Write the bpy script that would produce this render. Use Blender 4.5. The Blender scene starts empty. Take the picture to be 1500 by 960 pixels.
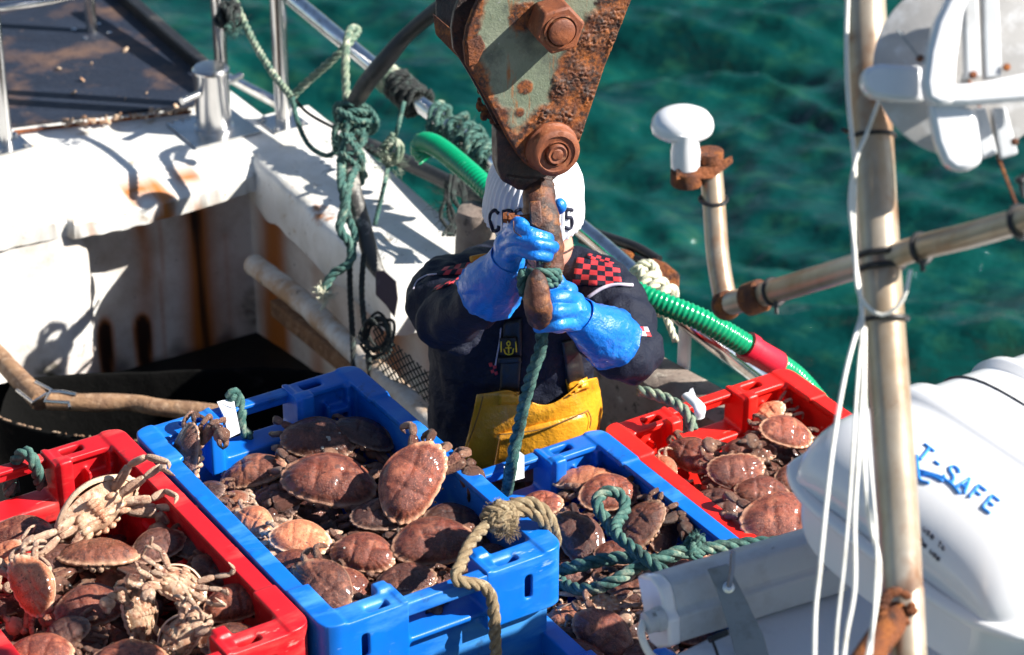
import bpy, bmesh, math, random
import numpy as np
from mathutils import Vector, Matrix, Euler, noise
from mathutils.bvhtree import BVHTree
random.seed(7)
sc = bpy.context.scene
rad = math.radians
# ---------------------------------------------------------------- camera, sky, sun
TH = rad(29); FPX = 3785.0; DP = 5.5
cam_d = bpy.data.cameras.new('camera'); cam = bpy.data.objects.new('camera', cam_d)
sc.collection.objects.link(cam); sc.camera = cam
CP = Vector((0, -DP*math.cos(TH), 1.2 + DP*math.sin(TH)))
cam.location = CP; cam.rotation_euler = (math.pi/2 - TH, 0, 0)
cam_d.sensor_width = 36; cam_d.lens = 36*FPX/1500; cam_d.clip_start = .1; cam_d.clip_end = 2000
cam_d.dof.use_dof = True; cam_d.dof.focus_distance = 5.05; cam_d.dof.aperture_fstop = 4.2
sc.render.resolution_x = 1024; sc.render.resolution_y = 655
world = bpy.data.worlds.new('World'); sc.world = world; world.use_nodes = True
SUN = Vector((1.6, -.25, 1.22)).normalized()
wn = world.node_tree.nodes; wl = world.node_tree.links
sky = wn.new('ShaderNodeTexSky'); sky.sky_type = 'NISHITA'; sky.sun_disc = False
sky.sun_elevation = math.asin(SUN.z); sky.sun_rotation = math.atan2(SUN.x, SUN.y)
sky.air_density = 1.0; sky.dust_density = .4; sky.ozone_density = 1.5
wn['Background'].inputs[1].default_value = .05
wl.new(sky.outputs[0], wn['Background'].inputs[0])
sd = bpy.data.lights.new('sun', 'SUN'); sd.energy = 5.0; sd.angle = rad(.5); sd.color = (1, .95, .87)
so = bpy.data.objects.new('sun', sd); sc.collection.objects.link(so)
so.rotation_euler = SUN.to_track_quat('Z', 'Y').to_euler(); so.location = SUN*20
sc.view_settings.view_transform = 'Standard'; sc.view_settings.look = 'None'
sc.view_settings.exposure = 1.22; sc.view_settings.gamma = 1

# ---------------------------------------------------------------- where things stand
FW = Vector((0, math.cos(TH), -math.sin(TH))); UPV = Vector((0, math.sin(TH), math.cos(TH))); RT = Vector((1, 0, 0))
AX = rad(-57.8)                                  # the boat's long axis, on plan
U = Vector((math.cos(AX), math.sin(AX), 0)); V = Vector((-U.y, U.x, 0)); Z = Vector((0, 0, 1))
def ray(px, py): return FW + RT*((px-750)/FPX) - UPV*((py-480)/FPX)
def Wz(px, py, z): d = ray(px, py); return CP + d*((z-CP.z)/d.z)
def Wd(px, py, dd): return CP + ray(px, py)*dd
def WP(px, py, o, n): d = ray(px, py); return CP + d*((o-CP).dot(n)/d.dot(n))
def Wv(px, py, v): return WP(px, py, V*v, V)
def Wu(px, py, u): return WP(px, py, U*u, U)
def B(u, v, z): return U*u + V*v + Z*z
ROTB = Matrix((U, V, Z)).transposed().to_4x4()   # local x=U, y=V

# ---------------------------------------------------------------- materials
def _ramp(nt, src, stops):
    r = nt.nodes.new('ShaderNodeValToRGB'); e = r.color_ramp.elements
    while len(e) < len(stops): e.new(.5)
    for k, (p, c) in enumerate(stops):
        e[k].position = p; e[k].color = (c[0], c[1], c[2], 1) if hasattr(c, '__len__') else (c, c, c, 1)
    nt.links.new(src, r.inputs[0]); return r.outputs[0]
def _noise(nt, co, scale, detail=5, rough=.6, stretch=None):
    n = nt.nodes.new('ShaderNodeTexNoise'); n.inputs['Scale'].default_value = scale
    n.inputs['Detail'].default_value = detail; n.inputs['Roughness'].default_value = rough
    if stretch:
        m = nt.nodes.new('ShaderNodeMapping'); m.inputs['Scale'].default_value = stretch
        nt.links.new(co, m.inputs[0]); co = m.outputs[0]
    nt.links.new(co, n.inputs['Vector']); return n.outputs['Fac']
def _mix(nt, fac, a, b, mode='MIX'):
    m = nt.nodes.new('ShaderNodeMix'); m.data_type = 'RGBA'; m.blend_type = mode
    for s, v in ((m.inputs[0], fac), (m.inputs[6], a), (m.inputs[7], b)):
        if hasattr(v, 'links'): nt.links.new(v, s)
        elif hasattr(v, '__len__'): s.default_value = (v[0], v[1], v[2], 1)
        else: s.default_value = v
    return m.outputs[2]
def mat(name, layers, rough=.5, metal=0, bump=None, coat=0, rand=None, attr=None, trans=0, sheen=0, rvar=None, bumpd=.01, spec=None, sss=0):
    """layers: base colour, then (colour, noise scale, threshold, softness[, stretch])"""
    m = bpy.data.materials.new(name); m.use_nodes = True; nt = m.node_tree
    p = nt.nodes['Principled BSDF']; tc = nt.nodes.new('ShaderNodeTexCoord'); co = tc.outputs['Object']
    if rand:
        oi = nt.nodes.new('ShaderNodeObjectInfo'); vm = nt.nodes.new('ShaderNodeVectorMath'); vm.operation = 'MULTIPLY_ADD'
        cx = nt.nodes.new('ShaderNodeCombineXYZ')
        for k in range(3): nt.links.new(oi.outputs['Random'], cx.inputs[k])
        nt.links.new(cx.outputs[0], vm.inputs[0]); vm.inputs[1].default_value = (37, 91, 53); nt.links.new(co, vm.inputs[2]); co = vm.outputs[0]
    c = layers[0]
    for L in layers[1:]:
        n = _noise(nt, co, L[1], 6, .65, L[4] if len(L) > 4 else None)
        f = _ramp(nt, n, [(max(0, L[2]-L[3]), 0.), (min(1, L[2]+L[3]), 1.)])
        c = _mix(nt, f, c, L[0])
    if attr:
        for (an, col) in attr:
            at = nt.nodes.new('ShaderNodeAttribute'); at.attribute_name = an
            if len(col) == 4:
                nn = _noise(nt, co, col[2], 7, .75); nn2 = _noise(nt, co, col[3], 6, .7)
                col = _mix(nt, _ramp(nt, nn2, [(.45, 0.), (.6, 1.)]), _mix(nt, _ramp(nt, nn, [(.42, 0.), (.58, 1.)]), col[0], col[1]), (.03, .016, .013))
            c = _mix(nt, at.outputs['Fac'], c, col)
    if rand:
        f = _ramp(nt, oi.outputs['Random'], [(0, rand[0]), (1, rand[1])])
        c = _mix(nt, 1.0, c, f, 'MULTIPLY')
    if hasattr(c, 'links'): nt.links.new(c, p.inputs['Base Color'])
    else: p.inputs['Base Color'].default_value = (c[0], c[1], c[2], 1)
    p.inputs['Roughness'].default_value = rough; p.inputs['Metallic'].default_value = metal
    if rvar:
        n = _noise(nt, co, rvar[0]); nt.links.new(_ramp(nt, n, [(.3, rvar[1]), (.7, rvar[2])]), p.inputs['Roughness'])
    if coat: p.inputs['Coat Weight'].default_value = coat; p.inputs['Coat Roughness'].default_value = .12
    if sheen: p.inputs['Sheen Weight'].default_value = sheen
    if sss:
        p.inputs['Subsurface Weight'].default_value = sss; p.inputs['Subsurface Radius'].default_value = (.02, .01, .006); p.inputs['Subsurface Scale'].default_value = .3
    if spec is not None: p.inputs['Specular IOR Level'].default_value = spec
    if bump:
        h = None
        for (s, st) in bump:
            n = _noise(nt, co, s, 6, .7)
            b = nt.nodes.new('ShaderNodeBump'); b.inputs['Strength'].default_value = st; b.inputs['Distance'].default_value = bumpd
            nt.links.new(n, b.inputs['Height'])
            if h: nt.links.new(h, b.inputs['Normal'])
            h = b.outputs[0]
        nt.links.new(h, p.inputs['Normal'])
    return m
M = {}
M['blue'] = mat('blue_plastic', [(.002, .150, .62), ((.003, .10, .46), 4, .55, .2), ((.05, .25, .62), 9, .60, .07, (1, .3, 1)), ((.22, .38, .62), 34, .68, .03, (1, .25, 1)), ((.02, .05, .12), 8, .68, .05), ((.35, .33, .28), 70, .73, .02)], .38, bump=[(40, .12), (300, .15)], rvar=(14, .28, .55), bumpd=.002, sss=.0)
M['red'] = mat('red_plastic', [(.58, .010, .016), ((.42, .006, .012), 4, .55, .2), ((.66, .07, .06), 9, .60, .07, (1, .3, 1)), ((.66, .30, .26), 34, .69, .03, (1, .25, 1)), ((.12, .02, .02), 8, .68, .05), ((.4, .33, .28), 70, .73, .02)], .4, bump=[(40, .12), (300, .15)], rvar=(14, .3, .55), bumpd=.002)
M['brightred'] = mat('bright_red_plastic', [(.80, .018, .010), ((.66, .010, .008), 5, .55, .2), ((.8, .35, .28), 34, .69, .03, (1, .25, 1)), ((.2, .03, .02), 8, .69, .05)], .38, bump=[(40, .12), (300, .15)], rvar=(14, .28, .5), bumpd=.002)
M['steel'] = mat('stainless_steel', [(.75, .75, .75), ((.45, .42, .38), 30, .6, .1)], .16, 1, bump=[(25, .08)], bumpd=.002)
M['brushed'] = mat('brushed_steel', [(.68, .68, .68), ((.45, .44, .43), 12, .5, .2, (1, 1, .2))], .24, 1, bump=[(60, .1)], bumpd=.001)
M['white'] = mat('white_boat_paint', [(.74, .73, .70), ((.60, .58, .53), 6, .56, .1), ((.42, .33, .22), 14, .66, .05), ((.38, .13, .03), 5, .70, .035), ((.10, .09, .08), 45, .68, .03)], .42, bump=[(8, .3), (70, .25)], rvar=(20, .3, .6), bumpd=.006, attr=[('rust', (.40, .14, .03)), ('grime', (.16, .13, .10))])
M['whitein'] = mat('weathered_white_paint', [(.58, .57, .55), ((.42, .38, .33), 5, .52, .15), ((.22, .10, .04), 3, .60, .08, (1, 1, .25)), ((.05, .045, .03), 30, .69, .03)], .5, bump=[(6, .4), (60, .3)], bumpd=.006)
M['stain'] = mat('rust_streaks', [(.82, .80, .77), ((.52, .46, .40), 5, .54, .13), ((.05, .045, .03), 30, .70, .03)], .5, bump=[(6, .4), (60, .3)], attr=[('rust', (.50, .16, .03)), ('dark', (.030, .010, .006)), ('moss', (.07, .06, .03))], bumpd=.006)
M['bulwark'] = mat('worn_grey_brown_paint', [(.30, .25, .21), ((.16, .12, .10), 7, .5, .12), ((.5, .45, .38), 12, .62, .05), ((.05, .04, .035), 30, .63, .05)], .7, bump=[(12, .5), (90, .5)], bumpd=.006)
M['floor'] = mat('dark_wet_deck', [(.012, .011, .011), ((.03, .026, .02), 6, .6, .1)], .6, bump=[(20, .3)], spec=.2)
M['hatch'] = mat('dirty_dark_blue_mat', [(.005, .010, .024), ((.012, .02, .04), 4, .55, .15, (1, 3, 1)), ((.11, .065, .048), 5, .60, .08), ((.25, .17, .12), 40, .70, .04)], .62, bump=[(9, .35), (60, .5)], bumpd=.01)
M['black'] = mat('black_rubber', [(.012, .012, .014), ((.05, .045, .04), 12, .62, .06)], .45, bump=[(20, .3)])
M['tub'] = mat('black_tub', [(.004, .004, .004), ((.02, .016, .014), 10, .66, .06)], .9, bump=[(14, .6)], spec=.1)
M['wood'] = mat('weathered_wood', [(.33, .19, .10), ((.16, .085, .05), 22, .5, .15, (1, 1, 1)), ((.05, .035, .02), 9, .63, .05), ((.45, .3, .19), 50, .6, .1)], .75, bump=[(30, .6), (120, .4)], bumpd=.006)
M['rust'] = mat('rust', [(.26, .075, .020), ((.08, .030, .020), 10, .52, .10), ((.42, .13, .022), 30, .60, .08), ((.03, .018, .016), 45, .62, .06)], .85, bump=[(40, .8), (160, .8)], bumpd=.006)
M['darkrust'] = mat('dark_forged_iron', [(.045, .026, .022), ((.12, .045, .025), 22, .56, .1), ((.015, .012, .012), 50, .55, .1)], .42, bump=[(35, .6), (140, .5)], bumpd=.005, rvar=(30, .25, .6))
M['redrust'] = mat('worn_hook_iron', [(.13, .045, .025), ((.035, .018, .015), 14, .48, .08), ((.36, .19, .14), 22, .68, .04), ((.27, .10, .03), 40, .58, .08)], .5, bump=[(40, .6), (160, .4)], bumpd=.004)
M['plate'] = mat('green_paint_and_rust', [(.155, .185, .125), ((.21, .235, .17), 8, .55, .1), ((.09, .105, .08), 14, .57, .08), ((.28, .11, .035), 13, .63, .05, (3, 1, .5)), ((.30, .31, .30), 60, .70, .03)], .55, bump=[(60, .35), (200, .4)], attr=[('rust', ((.36, .105, .018), (.13, .040, .018), 26, 60)), ('crust', ((.20, .075, .03), (.05, .028, .022), 45, 90)), ('dark', (.03, .018, .015))], bumpd=.004)
M['glove'] = mat('blue_rubber_glove', [(.005, .155, .60), ((.02, .24, .72), 7, .56, .12), ((.003, .08, .38), 5, .62, .1), ((.25, .45, .75), 40, .70, .03)], .33, bump=[(9, .9), (24, .35)], coat=.3, bumpd=.012)
M['jacket'] = mat('navy_black_jacket', [(.007, .010, .024), ((.013, .016, .032), 8, .55, .15)], .62, bump=[(7, .6), (18, .35), (300, .3)], sheen=.0, bumpd=.02, spec=.25)
M['yellow'] = mat('yellow_oilskin', [(.78, .35, .018), ((.60, .25, .015), 6, .55, .15), ((.35, .17, .03), 24, .69, .06)], .35, bump=[(9, .7), (30, .3)], coat=.2, bumpd=.012)
M['skin'] = mat('skin', [(.62, .30, .22), ((.55, .20, .15), 10, .6, .15)], .5, bump=[(80, .2)], bumpd=.002, sss=.1)
M['beanie'] = mat('white_knit', [(.78, .78, .80), ((.68, .69, .74), 20, .5, .2)], .9, bump=[(260, .6)], bumpd=.003)
M['navy'] = mat('navy_embroidery', [(.008, .01, .03)], .8, bump=[(300, .5)], bumpd=.002)
M['trimred'] = mat('red_trim', [(.55, .035, .045)], .6, bump=[(200, .3)], bumpd=.002)
M['trimpale'] = mat('pale_piping', [(.55, .5, .6)], .6)
M['green'] = mat('green_ribbed_hose', [(.0, .28, .12), ((.0, .22, .09), 9, .55, .15), ((.05, .35, .2), 50, .68, .05)], .22, coat=.3, bump=[(80, .1)], bumpd=.002)
M['coupling'] = mat('red_coupling', [(.55, .012, .035)], .35, bump=[(60, .2)], bumpd=.002)
M['ropeg'] = mat('teal_rope', [(.035, .115, .10), ((.11, .21, .17), 60, .54, .1, (1, 1, 1)), ((.34, .38, .28), 20, .62, .06), ((.012, .035, .032), 34, .58, .07)], .85, bump=[(250, .8), (700, .6)], bumpd=.003)
M['ropep'] = mat('pale_green_rope', [(.22, .27, .19), ((.06, .13, .10), 40, .5, .1), ((.6, .58, .45), 30, .6, .1)], .85, bump=[(250, .8)], bumpd=.003)
M['ropec'] = mat('cream_rope', [(.62, .60, .45), ((.2, .33, .26), 60, .63, .05)], .85, bump=[(250, .8)], bumpd=.003)
M['ropeb'] = mat('tan_rope', [(.42, .32, .19), ((.26, .18, .10), 60, .5, .12), ((.6, .5, .33), 90, .62, .08)], .9, bump=[(250, .9), (700, .8)], bumpd=.004)
M['roped'] = mat('black_rope', [(.015, .018, .018), ((.05, .08, .07), 60, .6, .1)], .8, bump=[(250, .8)], bumpd=.003)
M['tag'] = mat('white_tag', [(.8, .82, .84), ((.05, .1, .4), 45, .72, .02)], .4)
M['plastic'] = mat('white_plastic', [(.82, .82, .84), ((.70, .70, .72), 5, .58, .15)], .25, coat=.4)
M['fibre'] = mat('white_fibreglass', [(.84, .84, .85), ((.76, .77, .79), 4, .55, .2), ((.45, .42, .36), 22, .74, .02)], .28, coat=.4, bump=[(4, .05)], bumpd=.01)
M['greyhouse'] = mat('pale_grey_metal', [(.52, .54, .56), ((.38, .38, .38), 8, .58, .1), ((.12, .10, .08), 28, .70, .04)], .45, bump=[(60, .15)], bumpd=.002)
M['strap'] = mat('grey_strap_metal', [(.22, .25, .28), ((.12, .12, .12), 18, .6, .1)], .5)
M['mast'] = mat('stained_steel_mast', [(.50, .44, .36), ((.33, .23, .14), 6, .50, .14, (1, 1, .3)), ((.28, .12, .05), 7, .62, .07, (1, 1, .4))], .34, .45, bump=[(40, .2)], bumpd=.002, rvar=(12, .25, .5), attr=[('rust', (.14, .05, .02))])
M['disc'] = mat('weathered_aluminium', [(.52, .50, .48), ((.38, .37, .36), 7, .52, .15), ((.62, .62, .62), 40, .6, .1)], .5, .25, bump=[(50, .3)], bumpd=.002)
M['cable'] = mat('white_cable', [(.78, .77, .72), ((.5, .46, .38), 20, .62, .1)], .35)
M['bluetext'] = mat('blue_lettering', [(.03, .24, .72)], .4)
M['greytext'] = mat('grey_lettering', [(.04, .045, .07)], .5)
M['roof'] = mat('white_roof_paint', [(.62, .66, .72), ((.42, .45, .5), 7, .6, .1), ((.05, .05, .05), 18, .70, .03)], .5, bump=[(30, .3)], bumpd=.004)
M['hullpaint'] = mat('hull_paint', [(.5, .5, .48), ((.25, .15, .1), 4, .6, .1)], .5)
M['limb_pale'] = mat('cream_pink_leg', [(.60, .36, .24), ((.78, .58, .42), 5, .52, .10), ((.26, .10, .07), 9, .56, .06)], .36, coat=.25, bump=[(20, .5), (80, .3)], rand=((.7, .66, .64), (1.15, 1.12, 1.1)), attr=[('pale', (.78, .60, .45)), ('tip', (.03, .015, .012))], bumpd=.02)
M['limb_shaded'] = mat('gap_shade_leg', [(.07, .03, .025), ((.15, .07, .05), 5, .55, .1)], .35, bump=[(20, .5)], rand=((.6, .6, .6), (1.2, 1.1, 1.1)), bumpd=.02)  # legs of buried crabs, darkened to paint the shade between shells
M['eye'] = mat('black_eye', [(.004, .004, .004)], .1)
M['barn'] = mat('barnacle', [(.6, .58, .52)], .8, bump=[(200, .6)])
def crabmat(nm, c0, c1, c2, pale):
    c0, c1, c2 = [tuple(q*f for q, f in zip(c, (1.0, .78, .68))) for c in (c0, c1, c2)]
    return mat(nm, [c0, (c1, 2.2, .50, .12), (c2, 5, .58, .08), (pale, 30, .70, .02), ((.014, .007, .007), 26, .62, .05), (c1, 11, .56, .05), (c2, 60, .60, .05)], .27, bump=[(6, .35), (60, .30), (170, .25)], coat=.35, rand=((.55, .52, .52), (1.3, 1.25, 1.2)), attr=[('pale', pale), ('tip', (.010, .007, .007))], rvar=(12, .22, .55), bumpd=.022)
M['crab_brown'] = crabmat('brown_shell', (.20, .075, .045), (.075, .028, .022), (.38, .18, .12), (.55, .33, .21))
M['crab_red'] = crabmat('reddish_shell', (.28, .080, .045), (.11, .034, .026), (.44, .19, .12), (.62, .35, .22))
M['crab_dark'] = crabmat('dark_purple_and_shaded_shell', (.095, .042, .036), (.05, .024, .024), (.20, .10, .075), (.40, .25, .18))  # naturally dark crabs; also paints shade onto shadowed and buried ones
M['crab_pale'] = crabmat('pale_orange_shell', (.56, .26, .145), (.40, .15, .08), (.68, .42, .27), (.78, .58, .42))
M['belly'] = mat('cream_underside', [(.66, .46, .30), ((.42, .18, .10), 5, .50, .12), ((.75, .62, .46), 12, .6, .1), ((.03, .015, .012), 14, .70, .03)], .38, coat=.25, bump=[(14, .4), (60, .3)], rand=((.75, .72, .7), (1.08, 1.05, 1.05)), attr=[('tip', (.02, .01, .01))], bumpd=.02)
M['limb'] = mat('brown_pink_leg', [(.25, .10, .07), ((.48, .27, .18), 5, .55, .08), ((.12, .045, .035), 11, .56, .06)], .4, coat=.2, bump=[(20, .6), (80, .4)], rand=((.45, .42, .42), (1.25, 1.2, 1.15)), attr=[('pale', (.55, .34, .24)), ('tip', (.012, .008, .008))], bumpd=.02)

# ---------------------------------------------------------------- object helpers
def link(o): sc.collection.objects.link(o); return o
def tag(o, label=None, cat=None, group=None, kind=None):
    if label: o['label'] = label
    if cat: o['category'] = cat
    if group: o['group'] = group
    if kind: o['kind'] = kind
    return o
def empty(name, loc=(0, 0, 0), rot=None):
    o = bpy.data.objects.new(name, None); o.location = loc; o.empty_display_size = .05
    if rot is not None: o.rotation_euler = rot.to_euler() if hasattr(rot, 'to_euler') else rot
    return link(o)
def frames(P):
    P = [Vector(p) for p in P]; n = len(P); T = []
    for i in range(n):
        t = P[min(i+1, n-1)] - P[max(i-1, 0)]
        T.append(t.normalized() if t.length > 1e-9 else Vector((0, 0, 1)))
    a = Vector((0, 0, 1)) if abs(T[0].z) < .9 else Vector((1, 0, 0))
    N = (a - T[0]*a.dot(T[0])).normalized(); out = []
    for i in range(n):
        if i:
            N = N - T[i]*N.dot(T[i])
            N = N.normalized() if N.length > 1e-6 else T[i].orthogonal().normalized()
        out.append((P[i], T[i], N.copy(), T[i].cross(N)))
    return out
def smoothpath(P, n=8):
    P = [Vector(p) for p in P]
    if len(P) < 3: return [P[0].lerp(P[-1], i/(n*2)) for i in range(n*2+1)]
    Q = [P[0]*2-P[1]] + P + [P[-1]*2-P[-2]]; out = []
    for i in range(1, len(Q)-2):
        p0, p1, p2, p3 = Q[i-1:i+3]
        for k in range(n):
            t = k/n
            out.append(.5*((2*p1)+(p2-p0)*t+(2*p0-5*p1+4*p2-p3)*t*t+(3*p1-p0-3*p2+p3)*t**3))
    out.append(P[-1]); return out
def resample(P, step):
    P = [Vector(p) for p in P]; out = [P[0].copy()]; acc = 0
    for a, b in zip(P, P[1:]):
        L = (b-a).length
        if L < 1e-9: continue
        d = step-acc
        while d <= L: out.append(a.lerp(b, d/L)); d += step
        acc = L-(d-step)
    out.append(P[-1].copy()); return out
class MB:
    def __init__(s): s.v = []; s.f = []; s.m = []; s.attr = {}
    def add(s, vs, fs, mi=0):
        k = len(s.v); s.v += [tuple(p) for p in vs]; s.f += [tuple(i+k for i in f) for f in fs]; s.m += [mi]*len(fs); return k
    def tube(s, P, r, sides=12, mi=0, cap=True, flat=1.0, tw=0):
        fr = frames(P); n = len(fr); vs = []; fs = []
        R = r if hasattr(r, '__len__') else [r]*n
        if len(R) != n: R = list(np.interp(np.linspace(0, 1, n), np.linspace(0, 1, len(R)), R))
        for (p, t, a, b), rr in zip(fr, R):
            for k in range(sides):
                th = 2*math.pi*k/sides + tw
                vs.append(p + a*(rr*flat*math.cos(th)) + b*(rr*math.sin(th)))
        for i in range(n-1):
            for k in range(sides):
                k2 = (k+1) % sides; fs.append((i*sides+k, i*sides+k2, (i+1)*sides+k2, (i+1)*sides+k))
        if cap:
            fs.append(tuple(range(sides))[::-1]); fs.append(tuple((n-1)*sides+k for k in range(sides)))
        return s.add(vs, fs, mi)
    def ell(s, c, rx, ry, rz, rot=None, seg=16, rings=10, mi=0, pw=1.0):
        vs = []; fs = []; rot = rot or Matrix.Identity(3)
        sg = lambda x: math.copysign(abs(x)**pw, x)
        for i in range(rings+1):
            ph = math.pi*i/rings
            for k in range(seg):
                th = 2*math.pi*k/seg
                vs.append(Vector(c) + rot @ Vector((rx*sg(math.sin(ph))*sg(math.cos(th)), ry*sg(math.sin(ph))*sg(math.sin(th)), rz*sg(math.cos(ph)))))
        for i in range(rings):
            for k in range(seg):
                k2 = (k+1) % seg; fs.append((i*seg+k, (i+1)*seg+k, (i+1)*seg+k2, i*seg+k2))
        return s.add(vs, fs, mi)
    def box(s, lo, hi, rot=None, mi=0):
        lo = Vector(lo); hi = Vector(hi)
        vs = [Vector((x, y, z)) for z in (lo.z, hi.z) for y in (lo.y, hi.y) for x in (lo.x, hi.x)]
        if rot: vs = [rot @ v for v in vs]
        return s.add(vs, [(0, 2, 3, 1), (4, 5, 7, 6), (0, 1, 5, 4), (2, 6, 7, 3), (0, 4, 6, 2), (1, 3, 7, 5)], mi)
    def prism(s, poly, off, mi=0):
        """extrude 3D polygon by vector"""
        n = len(poly); poly = [Vector(p) for p in poly]; off = Vector(off)
        vs = poly + [p+off for p in poly]
        nrm = Vector((0, 0, 0))
        for i in range(n): nrm += poly[i].cross(poly[(i+1) % n])
        fl = nrm.dot(off) > 0
        fs = [tuple(range(n))[::-1] if fl else tuple(range(n)), tuple(range(n, 2*n)) if fl else tuple(range(n, 2*n))[::-1]]
        for i in range(n):
            j = (i+1) % n; q = (i, j, n+j, n+i); fs.append(q if fl else q[::-1])
        return s.add(vs, fs, mi)
    def grid(s, G, mi=0, flip=False):
        r = len(G); c = len(G[0]); fs = []
        for i in range(r-1):
            for j in range(c-1):
                q = (i*c+j, i*c+j+1, (i+1)*c+j+1, (i+1)*c+j); fs.append(q[::-1] if flip else q)
        return s.add([p for row in G for p in row], fs, mi)
    def lathe(s, c, prof, axis=Z, seg=28, mi=0):
        axis = Vector(axis).normalized(); a = axis.orthogonal().normalized(); b = axis.cross(a); vs = []; fs = []
        for (r, h) in prof:
            for k in range(seg):
                th = 2*math.pi*k/seg; vs.append(Vector(c)+axis*h+a*(r*math.cos(th))+b*(r*math.sin(th)))
        for i in range(len(prof)-1):
            for k in range(seg):
                k2 = (k+1) % seg; fs.append((i*seg+k, i*seg+k2, (i+1)*seg+k2, (i+1)*seg+k))
        fs.append(tuple(range(seg))[::-1]); fs.append(tuple((len(prof)-1)*seg+k for k in range(seg)))
        return s.add(vs, fs, mi)
    def mesh(s, name, mats, smooth=True):
        me = bpy.data.meshes.new(name); me.from_pydata(s.v, [], s.f)
        for m in (mats if isinstance(mats, (list, tuple)) else [mats]): me.materials.append(M[m] if isinstance(m, str) else m)
        me.polygons.foreach_set('material_index', s.m)
        me.polygons.foreach_set('use_smooth', [smooth]*len(s.f))
        for k, vals in s.attr.items():
            a = me.attributes.new(k, 'FLOAT', 'POINT'); a.data.foreach_set('value', (list(vals)+[0.]*len(s.v))[:len(s.v)])
        me.update(); return me
    def build(s, name, mats, parent=None, smooth=True, bevel=0, sharp=35, loc=None, rot=None):
        o = bpy.data.objects.new(name, s.mesh(name, mats, smooth)); link(o)
        if loc is not None: o.location = loc
        if rot is not None: o.rotation_euler = rot
        if parent: o.parent = parent
        if bevel:
            b = o.modifiers.new('bevel', 'BEVEL'); b.width = bevel; b.segments = 2; b.limit_method = 'ANGLE'; b.angle_limit = rad(35); b.harden_normals = False
        if smooth and sharp:
            bm = bmesh.new(); bm.from_mesh(o.data); bm.normal_update()
            for e in bm.edges:
                if len(e.link_faces) == 2 and e.calc_face_angle(0) > rad(sharp): e.smooth = False
            bm.to_mesh(o.data); bm.free()
        return o
def baked(o, mods):
    """run modifiers once and keep the result as the object's own mesh"""
    for (t, kw) in mods:
        m = o.modifiers.new(t, t)
        for k, v in kw.items(): setattr(m, k, v)
    dg = bpy.context.evaluated_depsgraph_get(); dg.update()
    me = bpy.data.meshes.new_from_object(o.evaluated_get(dg)); o.modifiers.clear()
    mats = list(o.data.materials); o.data = me
    if not len(me.materials):
        for m in mats: me.materials.append(m)
    me.polygons.foreach_set('use_smooth', [True]*len(me.polygons)); me.update(); return o
def rope_mb(P, r, mb=None, lay=6.0, sides=6, seed=0):
    """three-strand laid rope as real strands"""
    mb = mb or MB(); P = resample(smoothpath(P, 8), r*.55); fr = frames(P)
    s = 0; sp = [[], [], []]
    for i, (p, t, a, b) in enumerate(fr):
        if i: s += (p-fr[i-1][0]).length
        wob = 1+.10*noise.noise(Vector((s*30, seed, 0)))
        for k in range(3):
            th = 2*math.pi*(s/(r*lay)+k/3)
            sp[k].append(p + (a*math.cos(th)+b*math.sin(th))*(r*.52*wob))
    for k in range(3): mb.tube(sp[k], r*.56, sides)
    return mb
def rope(name, P, r, m, label, cat='rope', group=None, parent=None, seed=0):
    o = rope_mb(P, r, seed=seed).build(name, m, parent, sharp=0)
    if not parent: tag(o, label, cat, group)
    return o
def tangle(mb, c, size, n, r, seed, ax=(1, 1, 1)):
    rg = random.Random(seed)
    for k in range(n):
        P = []; ph = rg.uniform(0, 6.28); e = Vector((rg.uniform(-1, 1), rg.uniform(-1, 1), rg.uniform(-1, 1))).normalized(); q = e.orthogonal(); w = e.cross(q)
        for i in range(8):
            th = ph+i*.85; rr = size*rg.uniform(.7, 1.1)
            d = (q*math.cos(th)+w*math.sin(th))*rr + e*rg.uniform(-.3, .3)*size
            P.append(Vector(c)+Vector((d.x*ax[0], d.y*ax[1], d.z*ax[2])))
        rope_mb(P, r, mb, seed=k)
def fuzz(mb, c, size, n, ln, seed=0, r=.0006):
    rg = random.Random(seed)
    for k in range(n):
        d = Vector((rg.gauss(0, 1), rg.gauss(0, 1), rg.gauss(0, 1))).normalized(); p = Vector(c)+d*size*rg.uniform(.5, 1)
        q = p+d*ln*rg.uniform(.4, 1); mb.tube([p, p.lerp(q, .5)+Vector((rg.gauss(0, 1), rg.gauss(0, 1), rg.gauss(0, 1)))*ln*.15, q], r, 3, cap=False)
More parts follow.
